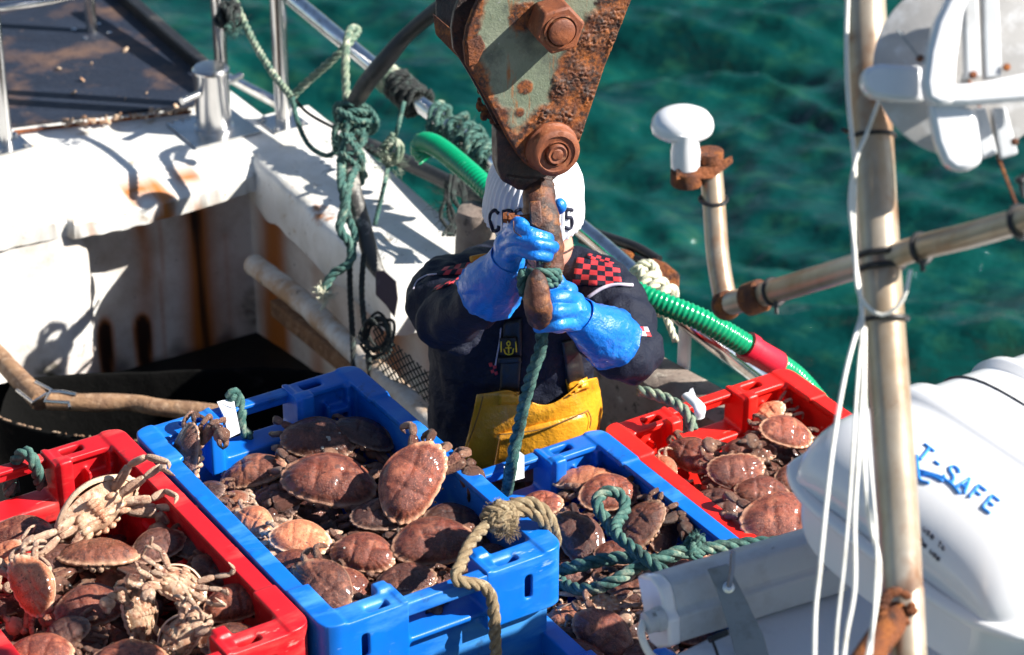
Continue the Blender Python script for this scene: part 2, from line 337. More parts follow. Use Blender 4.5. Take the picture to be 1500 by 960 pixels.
# ================================================================ SEA
def build_sea():
    def axis(lo, hi, st, far):
        c = list(np.arange(lo, hi+1e-6, st)); s = st; x = hi
        while x < far: s *= 1.25; x += s; c.append(x)
        s = st; x = lo; L = []
        while x > -far: s *= 1.25; x -= s; L.append(x)
        return np.array(L[::-1]+c)
    xs = axis(-3.2, 3.4, .022, 900); ys = axis(1.5, 8.2, .022, 900)
    X, Y = np.meshgrid(xs, ys)
    zz = np.zeros_like(X); rg = np.random.RandomState(5)
    wx = .25*np.sin(X*1.3+Y*.7)+.18*np.sin(X*-2.1+Y*1.9+1); wy = .25*np.sin(X*.9-Y*1.7+2)+.12*np.sin(X*3.1+Y*2.3)
    for k in range(34):
        lam = .16*(1.115**k); dr = rg.normal(1.30, .50); amp = .0105*lam**.9*(1 if lam < 1.4 else .4)
        kx, ky = math.cos(dr)*2*math.pi/lam, math.sin(dr)*2*math.pi/lam
        ph = (X+wx*min(1, lam*1.6))*kx+(Y+wy*min(1, lam*1.6))*ky+rg.uniform(0, 6.28)
        zz += amp*3.0*(1-2*np.abs(np.sin(ph/2))**1.0)*.6+amp*1.2*np.sin(ph)
    fade = np.clip(1-(np.hypot(X, Y-5)-7)/14, 0, 1); zz *= fade
    nx, ny = len(xs), len(ys)
    co = np.stack([X, Y, zz-.9], -1).reshape(-1, 3)
    idx = np.arange(nx*ny).reshape(ny, nx); q = np.stack([idx[:-1, :-1], idx[:-1, 1:], idx[1:, 1:], idx[1:, :-1]], -1).reshape(-1, 4)
    me = bpy.data.meshes.new('sea'); me.from_pydata(co.tolist(), [], q.tolist()); me.polygons.foreach_set('use_smooth', [True]*len(q))
    m = bpy.data.materials.new('sea_water'); m.use_nodes = True; nt = m.node_tree; p = nt.nodes['Principled BSDF']
    tc = nt.nodes.new('ShaderNodeTexCoord'); co = tc.outputs['Object']
    n1 = _noise(nt, co, 1.6, 4, .6, (1, 1.6, 1)); f1 = _ramp(nt, n1, [(.35, 0.), (.68, 1.)])
    c = _mix(nt, f1, (.0008, .026, .026), (.002, .052, .044))
    n2 = _noise(nt, co, 6, 5, .7, (1, 1.8, 1)); c = _mix(nt, _ramp(nt, n2, [(.5, 0.), (.8, 1.)]), c, (.016, .072, .038))
    nt.links.new(c, p.inputs['Base Color']); p.inputs['Roughness'].default_value = .07; p.inputs['IOR'].default_value = 1.33
    h = None
    for (s, st, d) in ((4, .55, .06), (11, .7, .02), (26, .45, .007)):
        n = _noise(nt, co, s, 4, .55, (1, 2.2, 1)); b = nt.nodes.new('ShaderNodeBump'); b.inputs['Strength'].default_value = st; b.inputs['Distance'].default_value = d
        nt.links.new(n, b.inputs['Height'])
        if h: nt.links.new(h, b.inputs['Normal'])
        h = b.outputs[0]
    nt.links.new(h, p.inputs['Normal']); me.materials.append(m)
    o = link(bpy.data.objects.new('sea', me)); tag(o, 'dark green rippled harbour water beyond the boat rail', 'sea', kind='structure')
build_sea()

# ================================================================ FISHING BOAT
boat = tag(empty('fishing_boat', B(-1, 0, 0)), 'white fishing boat with rust streaked raised deck and tubular side rail', 'boat')
def bpart(mb, name, m, **kw):
    o = mb.build(name, m, None, **kw); o.parent = boat; o.matrix_parent_inverse = Matrix.Translation(-B(-1, 0, 0)); return o
def lerpv(tab, x): return float(np.interp(x, [t[0] for t in tab], [t[1] for t in tab]))
# working deck and hull
mb = MB(); mb.box((-3.3, -2.2, -.06), (3.2, .58, 0), ROTB); bpart(mb, 'deck', 'floor', smooth=False)
mb = MB(); G = []
for u in np.linspace(-3.4, 3.2, 34):
    w = .62+.02*math.sin(u)-.20*min(1, max(0, (-1.93-u)/.08)); G.append([B(u, w, .70), B(u, w+.02, .4), B(u, w-.02, 0), B(u, w-.12, -.6), B(u, w-.3, -1.3)])
mb.grid(G, flip=True); mb.prism([B(-3.4, -2.2, .7), B(-3.4, .4, .7), B(-3.4, .15, -1.3), B(-3.4, -2.0, -1.3)], U*.05)
mb.prism([B(-3.4, -2.26, .7), B(3.2, -2.26, .7), B(3.2, -2.1, -1.3), B(-3.4, -2.1, -1.3)], V*.05)
bpart(mb, 'hull', 'hullpaint')
# raised after deck: slab with a thick chipped rounded lip
mb = MB(); G = []; RU = []; GM = []
for v in np.arange(-1.7, .405, .012):
    k = max(0, 1-((v+.05)/.36)**2)
    ch = .02+.10*k; n = lambda s, a: a*noise.noise(Vector((v*s, s, 3)))
    e = -1.70+n(5, .016)+n(40, .003)+(-.02 if v < -.3 else 0)
    bot = .752+n(5, .014)+n(30, .004)-.02*k
    prof = [(-2.26, .85), (-2.0, .85), (e-ch-.03, .85+n(4, .003)), (e-ch, .848+n(12, .002)), (e-ch*.5, .835-.012*k+n(20, .003)), (e-.010, .822-.02*k+n(25, .005)), (e, .812-.02*k), (e-.006, bot+.012), (e-.03, bot), (-2.02, .735), (-2.26, .735)]
    G.append([B(a, v, b) for a, b in prof])
    for (a, b) in prof:
        rq = noise.noise(Vector((v*6, a*9, 2)))*1.6+noise.noise(Vector((v*22, b*30, 7)))*.8
        RU.append(min(1, max(0, (rq-.35)*3)) if b < .842 and v > -.6 else 0); GM.append(min(1, max(0, noise.noise(Vector((v*30, a*40, b*40)))*3-.9)) if b < .847 else 0)
mb.grid(G); mb.attr = {'rust': RU, 'grime': GM}; o = bpart(mb, 'raised_deck', 'white', sharp=50)
mb = MB(); mb.box((-3.35, -2.15, .70), (-2.255, .405, .842), ROTB); bpart(mb, 'after_platform', 'white', smooth=False)
# bulkhead below the lip: a bulging column on the left, a recess with rust streaks on the right
plan = [(-1.66, -1.7), (-1.68, -.9), (-1.70, -.62), (-1.73, -.50), (-1.725, -.42), (-1.72, -.34), (-1.735, -.27), (-1.77, -.235), (-1.81, -.222), (-1.86, -.205), (-1.885, -.18), (-1.90, -.13), (-1.90, .0), (-1.895, .1), (-1.90, .3), (-1.88, .47), (-1.84, .56)]
PP = resample(smoothpath([(a, b, 0) for a, b in plan], 6), .011)
s1 = Wu(213, 400, -1.90).dot(V); s2 = Wu(290, 400, -1.90).dot(V); s2w = Wu(310, 400, -1.90).dot(V)-s2
h1 = Wu(152, 490, -1.90); h2 = Wu(209, 482, -1.90); ms = Wu(378, 450, -1.90); ms2 = Wu(70, 545, -1.73)
mb = MB(); G = []; rust = []; dark = []; moss = []
zs = np.arange(.10, .76, .011)
for p in PP:
    row = []
    for z in zs:
        q = B(p.x, p.y, z); row.append(q); v = p.y; n = lambda s, sz=1: noise.noise(Vector((v*s, z*s*sz, 1.7)))
        r = dk = mo = 0
        if p.x < -1.84:
            v1 = s1+.012*n(7)+.02*n(3); r = max(r, math.exp(-((v-v1)/.028)**2)*(.75+.5*n(18, .3))*min(1, max(.15, (z-.15)*3)))
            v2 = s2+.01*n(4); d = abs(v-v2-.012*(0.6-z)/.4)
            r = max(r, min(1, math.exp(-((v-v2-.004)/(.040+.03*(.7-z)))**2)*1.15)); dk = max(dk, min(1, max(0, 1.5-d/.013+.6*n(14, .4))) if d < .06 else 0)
            r = max(r, .45*math.exp(-((v-v1-.05)/.008)**2), .3*math.exp(-((v-s2-.09)/.012)**2)*(z < .55), .5*math.exp(-((v-.40)/.05)**2)*(z > .4))
            for hh in (h1, h2):
                dv = (v-hh.dot(V))/.024; dz = z-hh.z; dz = dz/.045 if dz > 0 else dz/.16
                e = dv*dv+dz*dz; dk = max(dk, 1 if e < .7 else max(0, 1-(e-.7)/.5)); r = max(r, max(0, 1-(e-.9)/1.4))
            mo = max(0, 1-((v-ms.dot(V))/.07)**2-((z-ms.z)/.09)**2)*(.6+n(60))
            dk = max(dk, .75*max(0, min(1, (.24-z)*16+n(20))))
        else:
            mo = max(0, 1-((v-ms2.dot(V))/.05)**2-((z-ms2.z)/.05)**2)*(.7+n(60))
            r = .35*max(0, n(5))*(z < .4)
        rust.append(min(1, max(0, r))); dark.append(min(1, max(0, dk))); moss.append(min(1, max(0, mo)))
    G.append(row)
mb.grid(G, flip=True); mb.attr = {'rust': rust, 'dark': dark, 'moss': moss}
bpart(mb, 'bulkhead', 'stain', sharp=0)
mb = MB(); mb.box((-2.0, -1.7, .0), (-1.2, .5, .20), ROTB); bpart(mb, 'alcove_floor', 'floor', smooth=False)
# side bulwark: white cap, inner face, then a worn brown stretch further along
def capv(u): return lerpv([(-2.3, .56), (-1.5, .535), (-1.0, .50), (-.7, .54), (0, .62), (.6, .66), (3, .66)], u)
mb = MB(); G = []
for u in np.arange(-1.95, -.88, .014):
    n = lambda s, a: a*noise.noise(Vector((u*s, s, 9))); vo = capv(u); vi = lerpv([(-2, .30), (-1.72, .245), (-1.3, .215), (-.9, .20)], u)+n(8, .012)
    G.append([B(u, vo, .70), B(u, vo+.01, .82), B(u, vo-.008, .85), B(u, (vo+vi)/2, .853), B(u, vi+.03, .85), B(u, vi+.014+n(20, .004), .846+n(15, .002)), B(u, vi+.004+n(30, .003), .832), B(u, vi+n(25, .004), .76), B(u, vi+.006, .70+n(10, .02)), B(u, vi+.04, .69), B(u, vo-.05, .69)])
k = mb.grid(G, flip=True); mb.f.append(tuple(range(len(G)*11-11, len(G)*11))); mb.m.append(0)
bpart(mb, 'cap_rail', 'white', sharp=50)
mb = MB(); G = []; ru = []
for u in np.arange(-2.0, -.6, .02):
    row = []
    for z in np.arange(.0, .72, .02):
        row.append(B(u, .33+.02*math.sin(u*7), z)); ru.append(min(1, max(0, noise.noise(Vector((u*7, z*1.5, 4)))*1.8+.35)))
    G.append(row)
mb.grid(G); mb.attr = {'rust': ru}; bpart(mb, 'bulwark_lining', 'stain', sharp=0)
mb = MB(); G = []
for u in np.arange(-.90, 2.2, .02):
    n = lambda s, a: a*noise.noise(Vector((u*s, s, 5))); vo = capv(u); vi = vo-.11+n(5, .012); z0 = .84+.012*math.sin(u*3)
    G.append([B(u, vo+.02, .3), B(u, vo+.01, z0-.02), B(u, vo-.01, z0), B(u, vi+.02, z0+n(12, .006)), B(u, vi+n(20, .006), z0-.015), B(u, vi+.005, .60), B(u, vi+.015, .3), B(u, vi+.02, .0)])
k = mb.grid(G, flip=True); mb.f.append(tuple(range(8))); mb.m.append(0)
bpart(mb, 'worn_bulwark', 'bulwark', sharp=50)
# ledge and diagonal brace pipe in the alcove
mb = MB(); a, b = Wz(395, 440, .42), Wz(640, 640, .42); t = (b-a).normalized(); w = Vector((t.y, -t.x, 0))
mb.prism([a, b, b-w*.035, a-w*.035], Z*-.05); bpart(mb, 'ledge', 'wood', bevel=.004)
P = [Wd(372, 388, 7.0), Wd(440, 440, 6.75), Wd(520, 515, 6.45), Wd(610, 600, 6.15), Wd(700, 690, 5.9)]
mb = MB(); PS = resample(smoothpath(P, 8), .012)
pk = bpy.data.materials.new('peeling_white_pipe'); M['peel'] = mat('peeling_white_pipe', [(.55, .52, .47), ((.36, .22, .12), 7, .54, .1), ((.012, .011, .011), 9, .60, .02)], .6, bump=[(30, .4)]); bpy.data.materials.remove(pk)
mb.tube(PS, [.030+.003*noise.noise(p*20) for p in PS], 16); bpart(mb, 'brace_pipe', 'peel', sharp=0)
# rails, stanchions, bollard
mb = MB(); RP = [Wv(300, -110, .575), Wv(430, 0, .57), Wv(600, 140, .56), Wv(735, 245, .565), Wv(870, 350, .575), Wv(1000, 465, .60), Wv(1110, 552, .75), Wv(1170, 600, .86)]
RAIL = resample(smoothpath(RP, 10), .03); mb.tube(RAIL, .0235, 18); bpart(mb, 'hand_rail', 'steel', sharp=0)
mb = MB(); mb.tube([Wv(250, 70, .56), Wv(350, 122, .56), Wv(480, 190, .56)], .016, 14); bpart(mb, 'lower_rail', 'steel', sharp=0)
mb = MB(); mb.tube(smoothpath([Wv(474, 185, .56), Wv(560, 222, .56), Wv(650, 264, .56), Wv(720, 300, .56)]), .021, 14); bpart(mb, 'lower_rail_sleeve', 'black', sharp=0)
def railat(px):
    best = None
    for p in RAIL:
        d = p-CP; x = 750+FPX*d.x/d.dot(FW)
        if best is None or abs(x-px) < best[0]: best = (abs(x-px), p)
    return best[1]
for (x, y, top, r) in ((10, 215, .62, .018), (415, 182, .75, .022), (135, 52, .7, .017)):
    b0 = Wz(x, y, .85); mb = MB(); mb.tube([b0, b0+Z*top], r, 18); bpart(mb, 'stanchion', 'brushed', sharp=40)
    mb = MB(); mb.box((-.055, -.055, 0), (.055, .055, .008), Matrix.Translation(b0) @ ROTB)
    for sx in (-1, 1):
        for sy in (-1, 1): mb.lathe(b0+U*.04*sx+V*.04*sy, [(.009, .008), (.009, .015), (.004, .018)], seg=8)
    bpart(mb, 'base_plate', 'brushed', smooth=False)
for x in (1008,):
    r0 = railat(x); r0 = r0+Z*-.02; mb = MB(); mb.tube([r0, Vector((r0.x, r0.y, .82))], .016, 14); bpart(mb, 'stanchion', 'plastic', sharp=40)
mb = MB(); a = Wz(10, 215, .85)+Z*.62
b0 = Wz(10, 215, .85); q0 = WP(-60, 16, b0, FW*-1); q1 = WP(10, 10, b0, FW*-1); q2 = WP(60, 3, b0, FW*-1); q3 = WP(130, -12, b0, FW*-1)
mb.tube([q0, q1, q2, q3], .014, 14); bpart(mb, 'top_rail', 'brushed', sharp=0)
bc = Wz(314, 190, .853); mb = MB()
mb.lathe(bc, [(.056, 0), (.056, .012), (.049, .016), (.049, .172), (.052, .176), (.052, .184), (.046, .190), (.02, .192)], seg=32)
bpart(mb, 'bollard', 'brushed', sharp=40)
mb = MB(); pr = V*.75+U*-.25; pr.z = 0; pr.normalize(); c = bc+Z*.125
mb.tube([c-pr*.115, c+pr*.115], .010, 12); bpart(mb, 'bollard_pin', 'brushed')
mb = MB(); b0 = WP(321, 98, bc, FW*-1)+Vector((0, .05, -.04)); mb.tube([b0+Z*-.0, b0+Z*.5], .019, 16); bpart(mb, 'stanchion', 'brushed', sharp=0)
mb = MB(); mb.box((-.10, -.10, 0), (.09, .10, .005), Matrix.Translation(bc) @ ROTB); bpart(mb, 'bollard_plate', 'brushed', smooth=False)
# dirty dark mat on the after platform, framed in black
mp = [Wz(-60, 200, .85), Wz(0, 191, .85), Wz(140, 174, .85), Wz(285, 158, .85), Wz(292, 114, .85), Wz(155, -8, .85), Wz(60, -90, .85), Wz(-120, -90, .85)]
mb = MB(); mb.prism([p+Z*.003 for p in mp], Z*.010); o = mb.build('rubber_mat', 'hatch', smooth=False)
tag(o, 'dark blue dirt covered mat on the raised deck inside a black frame', 'mat')
for a, b in ((4, 5), (5, 6)): 
    mb = MB(); d = (mp[b]-mp[a]).normalized(); w = Vector((-d.y, d.x, 0)); mb.prism([mp[a], mp[b]+d*.0, mp[b]+w*-.035, mp[a]+w*-.035], Z*.05); bpart(mb, 'mat_frame', 'black', bevel=.005)
mb = MB(); a = Wz(20, 194, .86); b = Wz(280, 164, .86); mb.tube(smoothpath([a, a.lerp(b, .4), b]), .006, 6); bpart(mb, 'rust_edge', 'rust')
mb = MB(); rg = random.Random(3)
for k in range(70):
    t = rg.random(); px = 90+190*t+rg.gauss(0, 4); py = 182-22*t+rg.gauss(0, 3)
    if k > 62: px, py = rg.uniform(20, 270), rg.uniform(60, 165)
    c = Wz(px, py, .868); s = rg.uniform(.002, .009)
    mb.ell(c, s*1.6, s, s*.5, Euler((rg.random(), rg.random(), rg.random()*6)).to_matrix(), 6, 4)
M['chip'] = mat('dry_shell_bits', [(.5, .38, .27), ((.3, .16, .09), 30, .5, .1)], .8)
o = mb.build('shell_debris', 'chip'); tag(o, 'scattered dry shell and weed crumbs along the dark mat edge', 'debris', kind='stuff')
# hatch coaming steps that carry the crates
mb = MB(); mb.box((-.16, -1.6, 0), (.95, -.36, .895), ROTB); bpart(mb, 'hatch_coaming', 'floor', smooth=False)
mb = MB(); mb.box((.02, -.35, 0), (1.1, .70-.12, .645), ROTB); bpart(mb, 'hatch_coaming', 'floor', smooth=False)
# wheelhouse roof corner under the mast
rz = 1.36; mb = MB(); rp = [Wz(940, 1100, rz), Wz(985, 958, rz), Wz(1160, 872, rz), Wz(1245, 826, rz), Wz(1330, 905, rz), Wz(1620, 1020, rz), Wz(1700, 1200, rz)]
mb.prism([p-Z*.04 for p in rp], Z*.04); o = bpart(mb, 'wheelhouse_roof', 'roof', smooth=False, bevel=.01)
mb = MB(); mb.prism([p-Z*.045 + (Wz(1330, 1150, rz)-p)*.06 for p in rp], Z*-1.2); bpart(mb, 'wheelhouse_wall', 'white', smooth=False)

# ================================================================ BLACK TUB, POLES, CLAMPS
tc0 = Wz(240, 590, .60)
mb = MB(); G = []
for (s, z) in ((.86, .22), (.93, .40), (.985, .585), (1.0, .60), (1.015, .607), (1.03, .600), (1.025, .585), (.96, .40), (.90, .22)):
    row = []
    for k in range(73):
        th = 2*math.pi*k/72; c, sn = math.cos(th), math.sin(th)
        r = 1/((abs(c)**2.6+abs(sn)**2.6)**(1/2.6)); nz = .006*noise.noise(Vector((c*6, sn*6, z*4)))
        sag = .018*math.sin(th*2+1) if z > .5 else 0
        row.append(Vector((tc0.x+(.43*s+nz)*r*c, tc0.y+(.17*s+nz)*r*sn, z+sag)))
    G.append(row)
mb.grid(G)
mb.add([Vector((tc0.x+.43*.88*math.cos(t*.2618), tc0.y+.17*.88*math.sin(t*.2618), .23)) for t in range(24)], [tuple(range(24))])
o = mb.build('tub', 'tub', sharp=0); tag(o, 'battered black tub behind the crates with wooden poles across it', 'tub')
rm = MB(); rg = random.Random(4)
for k in range(90):
    th = -2.9+rg.random()*1.9; c, sn = math.cos(th), math.sin(th); r = 1/((abs(c)**2.6+abs(sn)**2.6)**(1/2.6))
    rm.ell((tc0.x+.44*r*c, tc0.y+.175*r*sn, .61+.018*math.sin(th*2+1)), .006*rg.random()+.001, .002, .001+.003*rg.random(), None, 6, 4)
rm.build('crusted_rim', 'chip', o)['kind'] = 'stuff'
def pole(name, P, r, label, seed):
    PS = resample(smoothpath(P, 8), .012); mb = MB()
    mb.tube(PS, [r*(1+.14*noise.noise(Vector((i*.15, seed, 0)))) for i in range(len(PS))], 14)
    o = mb.build(name, 'wood', sharp=50); tag(o, label, 'pole', 'weathered wooden poles on the tub'); return o
zp = .64
pole('wooden_pole', [Wz(-60, 455, zp), Wz(0, 525, zp), Wz(60, 588, zp)], .026, 'short thick wooden pole leaning at the left edge above the black tub', 1)
pole('wooden_pole', [Wz(70, 588, zp), Wz(130, 590, zp), Wz(190, 590, zp), Wz(240, 598, zp), Wz(330, 606, zp)], .022, 'long knotty wooden pole lying across the black tub towards the blue crate', 2)
for (pts, lb) in (([(25, 572), (48, 590), (68, 577)], 'bent metal clip at the end of the short wooden pole'), ([(102, 598), (101, 590), (66, 588), (75, 572), (52, 560)], 'bent metal clip hooked over the long wooden pole'), ([(112, 578), (90, 574), (73, 574)], 'small steel staple on the upper side of the long wooden pole')):
    mb = MB(); mb.tube([Wz(x, y, zp+.025) for x, y in pts], .0045, 8); o = mb.build('metal_clip', 'brushed'); tag(o, lb, 'clip')
# ================================================================ GEAR ON THE RAIL
def PX(lst): return [Wd(x, y, d) for x, y, d in lst]
gp = tag(empty('gaff', Wd(515, 200, 6.72)), 'bent black pole with a pale shaft and flat dark blade lashed to the rail', 'gaff')
def kid(mb, name, m, root, **kw):
    o = mb.build(name, m, None, **kw); o.parent = root; o.matrix_parent_inverse = root.matrix_basis.inverted(); return o
mb = MB(); P = smoothpath(PX([(512, 165, 6.72), (535, 125, 6.68), (565, 88, 6.64), (600, 48, 6.60), (660, 0, 6.52), (700, -25, 6.47)]), 6); mb.tube(P, [.021, .024, .024, .02, .022, .022], 14); kid(mb, 'bent_pole', 'black', gp, sharp=0)
mb = MB(); P = smoothpath(PX([(514, 200, 6.72), (516, 262, 6.48), (530, 325, 6.46), (545, 380, 6.44), (558, 405, 6.43)]), 6); mb.tube(P, [.016, .018, .022, .022, .015], 12, flat=.7)
M['shaft'] = mat('scuffed_shaft', [(.05, .048, .045), ((.5, .47, .42), 9, .56, .06)], .45, bump=[(40, .3)])
kid(mb, 'shaft', 'shaft', gp, sharp=0)
mb = MB(); pl = [Wd(x, y, 6.40) for x, y in ((550, 398), (562, 396), (580, 412), (583, 438), (578, 466), (565, 447), (550, 432))]; mb.prism(pl, FW*.008)
M['blade'] = mat('purple_brown_blade', [(.10, .06, .06), ((.25, .18, .16), 12, .6, .08)], .45); kid(mb, 'blade', 'blade', gp, bevel=.002)
# ropes around the rail
rope('rope', PX([(340, -10, 6.95), (352, 20, 6.95), (372, 62, 6.90), (398, 105, 6.80), (425, 140, 6.70)]), .010, 'ropep', 'pale green rope sagging from the top edge down beside the tall steel post', seed=1)
rope('rope', PX([(428, 142, 6.90), (448, 122, 6.88), (482, 92, 6.84), (503, 72, 6.82), (518, 55, 6.84), (524, 44, 6.88), (514, 43, 6.82), (508, 62, 6.78), (506, 100, 6.76), (508, 150, 6.74)]), .011, 'ropep', 'pale green rope looped over the shiny rail and knotted on its own tail', seed=2)
rope('rope', PX([(428, 142, 6.82), (436, 178, 6.80), (452, 212, 6.78), (478, 228, 6.69), (498, 218, 6.70)]), .007, 'ropeg', 'thin green rope drooping across the white cap rail', seed=3)
rope('rope', PX([(432, 146, 6.82), (450, 165, 6.80), (475, 180, 6.78), (496, 190, 6.72)]), .0045, 'roped', 'thin black line running to the big green knot', seed=4)
mb = MB(); tangle(mb, Wd(519, 172, 6.71), .045, 5, .0075, 11, (1, 1, .8)); tangle(mb, Wd(512, 200, 6.70), .045, 4, .0075, 12, (.7, 1, 1.2)); tangle(mb, Wd(515, 238, 6.55), .04, 5, .0065, 13, (.7, .8, 1.5)); fuzz(mb, Wd(515, 225, 6.62), .07, 120, .03, 3)
o = mb.build('rope_knot', 'ropeg', sharp=0); tag(o, 'large messy teal rope knot lashing the black pole to the rail', 'knot')
rope('rope', PX([(502, 215, 6.67), (500, 262, 6.44), (505, 300, 6.43), (498, 335, 6.42), (514, 360, 6.42), (512, 385, 6.42), (488, 402, 6.42), (474, 425, 6.42)]), .012, 'ropeg', 'teal rope tail hanging from the big knot with a pale frayed end', seed=5)
rope('rope', PX([(528, 235, 6.56), (512, 270, 6.44), (508, 310, 6.44), (520, 345, 6.43), (512, 370, 6.42)]), .010, 'ropeg', 'second teal strand twisting down beside the scuffed shaft', seed=6)
mb = MB(); fuzz(mb, Wd(474, 430, 6.42), .012, 90, .03, 5, .0008); tangle(mb, Wd(474, 428, 6.42), .012, 3, .005, 4); mb.tube(smoothpath(PX([(474, 430, 6.42), (478, 442, 6.42), (469, 455, 6.42)])), .004, 6)
o = mb.build('frayed_rope_end', 'ropec'); tag(o, 'pale frayed rope end dangling over the peeling brace pipe', 'rope end')
rope('rope', PX([(512, 350, 6.43), (513, 430, 6.42), (517, 500, 6.40), (518, 545, 6.38)]), .0075, 'roped', 'black rope hanging straight down, left one of the pair below the knot', group='pair of black hanging ropes', seed=7)
rope('rope', PX([(533, 372, 6.40), (530, 430, 6.38), (537, 500, 6.34), (545, 560, 6.30), (560, 620, 6.25)]), .0075, 'roped', 'black rope hanging down, right one of the pair nearer the person', group='pair of black hanging ropes', seed=8)
rope('rope', PX([(592, 150, 6.75), (582, 190, 6.70), (572, 222, 6.83), (565, 262, 6.60), (556, 300, 6.60), (549, 330, 6.60)]), .006, 'ropeg', 'thin green line hanging from the black lashing on the rail', seed=9)
mb = MB(); tangle(mb, Wd(575, 222, 6.66), .022, 3, .007, 21, (1, 1, 1.6)); fuzz(mb, Wd(570, 240, 6.65), .04, 60, .03, 8); o = mb.build('rope_knot', 'ropep', sharp=0); tag(o, 'small pale knot with loose fibres on the black lower rail', 'knot')
mb = MB(); tangle(mb, Wd(335, 22, 6.95), .028, 5, .009, 31, (.9, .9, 1.2)); fuzz(mb, Wd(340, 35, 6.95), .03, 60, .03, 9); o = mb.build('rope_knot', 'roped', sharp=0); tag(o, 'dark rope knot tied round the post above the steel bollard', 'knot')
mb = MB(); fuzz(mb, Wd(343, 42, 6.9), .015, 60, .02, 10, .0012); o = mb.build('rope_fringe', 'ropeg'); tag(o, 'little teal frayed tuft under the dark knot above the bollard', 'rope end')
def coil(mb, p0, p1, turns, R, r, jit=.15, seed=0):
    rg = random.Random(seed); a = p0; t = (p1-p0).normalized(); q = t.orthogonal().normalized(); w = t.cross(q); P = []; N = int(turns*9)
    for i in range(N+1):
        th = 2*math.pi*turns*i/N; rr = R*(1+jit*rg.uniform(-1, 1)); s = i/N+rg.uniform(-1, 1)*jit*.25/turns
        P.append(p0.lerp(p1, s)+q*math.cos(th)*rr+w*math.sin(th)*rr)
    rope_mb(P, r, mb, seed=seed)
mb = MB(); a, b = railat(640), railat(722); coil(mb, a, b, 5, .034, .009, .25, 1); coil(mb, b, a, 3, .040, .0085, .35, 2); tangle(mb, a.lerp(b, .85)+Z*-.01, .035, 3, .008, 7); fuzz(mb, a.lerp(b, .5), .06, 60, .02, 11)
o = mb.build('rope_lashing', 'ropeg', sharp=0); tag(o, 'thick green rope wound in loops round the rail left of the white beanie', 'rope lashing')
mb = MB(); a, b = railat(578), railat(612); coil(mb, a, b, 6, .034, .008, .12, 4); coil(mb, b, a, 4, .040, .008, .15, 5); o = mb.build('rope_lashing', 'roped', sharp=0); tag(o, 'black cord binding round the rail beside the bent pole', 'rope lashing')
mb = MB(); a, b = railat(566), railat(582); coil(mb, a, b, 3, .033, .009, .12, 6); o = mb.build('rope_lashing', 'ropep', sharp=0); tag(o, 'pale rope turns on the rail just behind the bent pole', 'rope lashing')
mb = MB(); a, b = railat(928), railat(978); coil(mb, a, b, 4, .034, .0115, .16, 7); tangle(mb, a.lerp(b, .3)+Z*.02, .026, 3, .010, 9); o = mb.build('rope_lashing', 'ropec', sharp=0); tag(o, 'cream and green rope wound round the rail right of the person', 'rope lashing')
rope('rope', PX([(948, 440, 6.05), (942, 470, 6.0), (950, 500, 5.98)]), .0085, 'ropec', 'short cream rope tail hanging under the green hose, left of two', group='cream rope tails under the hose', seed=12)
rope('rope', PX([(968, 445, 6.05), (978, 470, 6.0), (990, 500, 5.98)]), .0085, 'ropec', 'short cream rope tail hanging under the green hose, right of two', group='cream rope tails under the hose', seed=13)
mb = MB(); rg = random.Random(8)
for k in range(9):
    x = 650+rg.uniform(0, 45); P = PX([(x, 262+rg.uniform(-6, 6), 6.55), (x+rg.uniform(-8, 8), 290, 6.5), (x+rg.uniform(-12, 12), 318, 6.5), (x+rg.uniform(-14, 14), 345, 6.45)]); rope_mb(P, .005, mb, seed=k)
fuzz(mb, Wd(668, 300, 6.5), .06, 120, .04, 15); o = mb.build('rope_tassel', 'roped', sharp=0); tag(o, 'dark matted rope strands hanging under the hose mouth', 'rope')
# worn post head behind the beanie
mb = MB(); mb.lathe(Wd(697, 385, 6.3), [(.045, 0), (.052, .02), (.050, .06), (.046, .10), (.05, .125), (.044, .145), (.02, .152)], seg=20)
for i, v in enumerate(mb.v): v = Vector(v); mb.v[i] = tuple(v+v.normalized()*.008*noise.noise(v*18))
o = mb.build('mooring_post', 'bulwark'); tag(o, 'stubby worn brown grey post behind the left side of the beanie', 'post')
# ribbed green hose
HP = PX([(626, 232, 6.5), (616, 219, 6.5), (622, 209, 6.48), (645, 218, 6.42), (690, 255, 6.3), (745, 305, 6.2), (830, 372, 6.0), (930, 428, 5.88), (1030, 470, 5.86), (1110, 517, 5.92), (1165, 552, 6.02), (1215, 610, 6.12)])
hs = tag(empty('hose', HP[7]), 'ribbed green hose curving past the person towards the bright red crate', 'hose')
PS = resample(smoothpath(HP, 10), .0028); mb = MB()
mb.tube(PS, [.0262+.0016*math.sin(i*2*math.pi/4.2) for i in range(len(PS))], 20, cap=False); kid(mb, 'ribbed_tube', 'green', hs, sharp=0)
def along(P, px):
    return min(range(len(P)), key=lambda i: abs(750+FPX*(P[i]-CP).x/(P[i]-CP).dot(FW)-px))
i0, i1 = along(PS, 1092), along(PS, 1138); S = PS[i0:i1+1]; mb = MB()
rr = [.034 if (k < len(S)*.22) else .031 for k in range(len(S))]; mb.tube(S, rr, 24); kid(mb, 'coupling', 'coupling', hs, sharp=40)
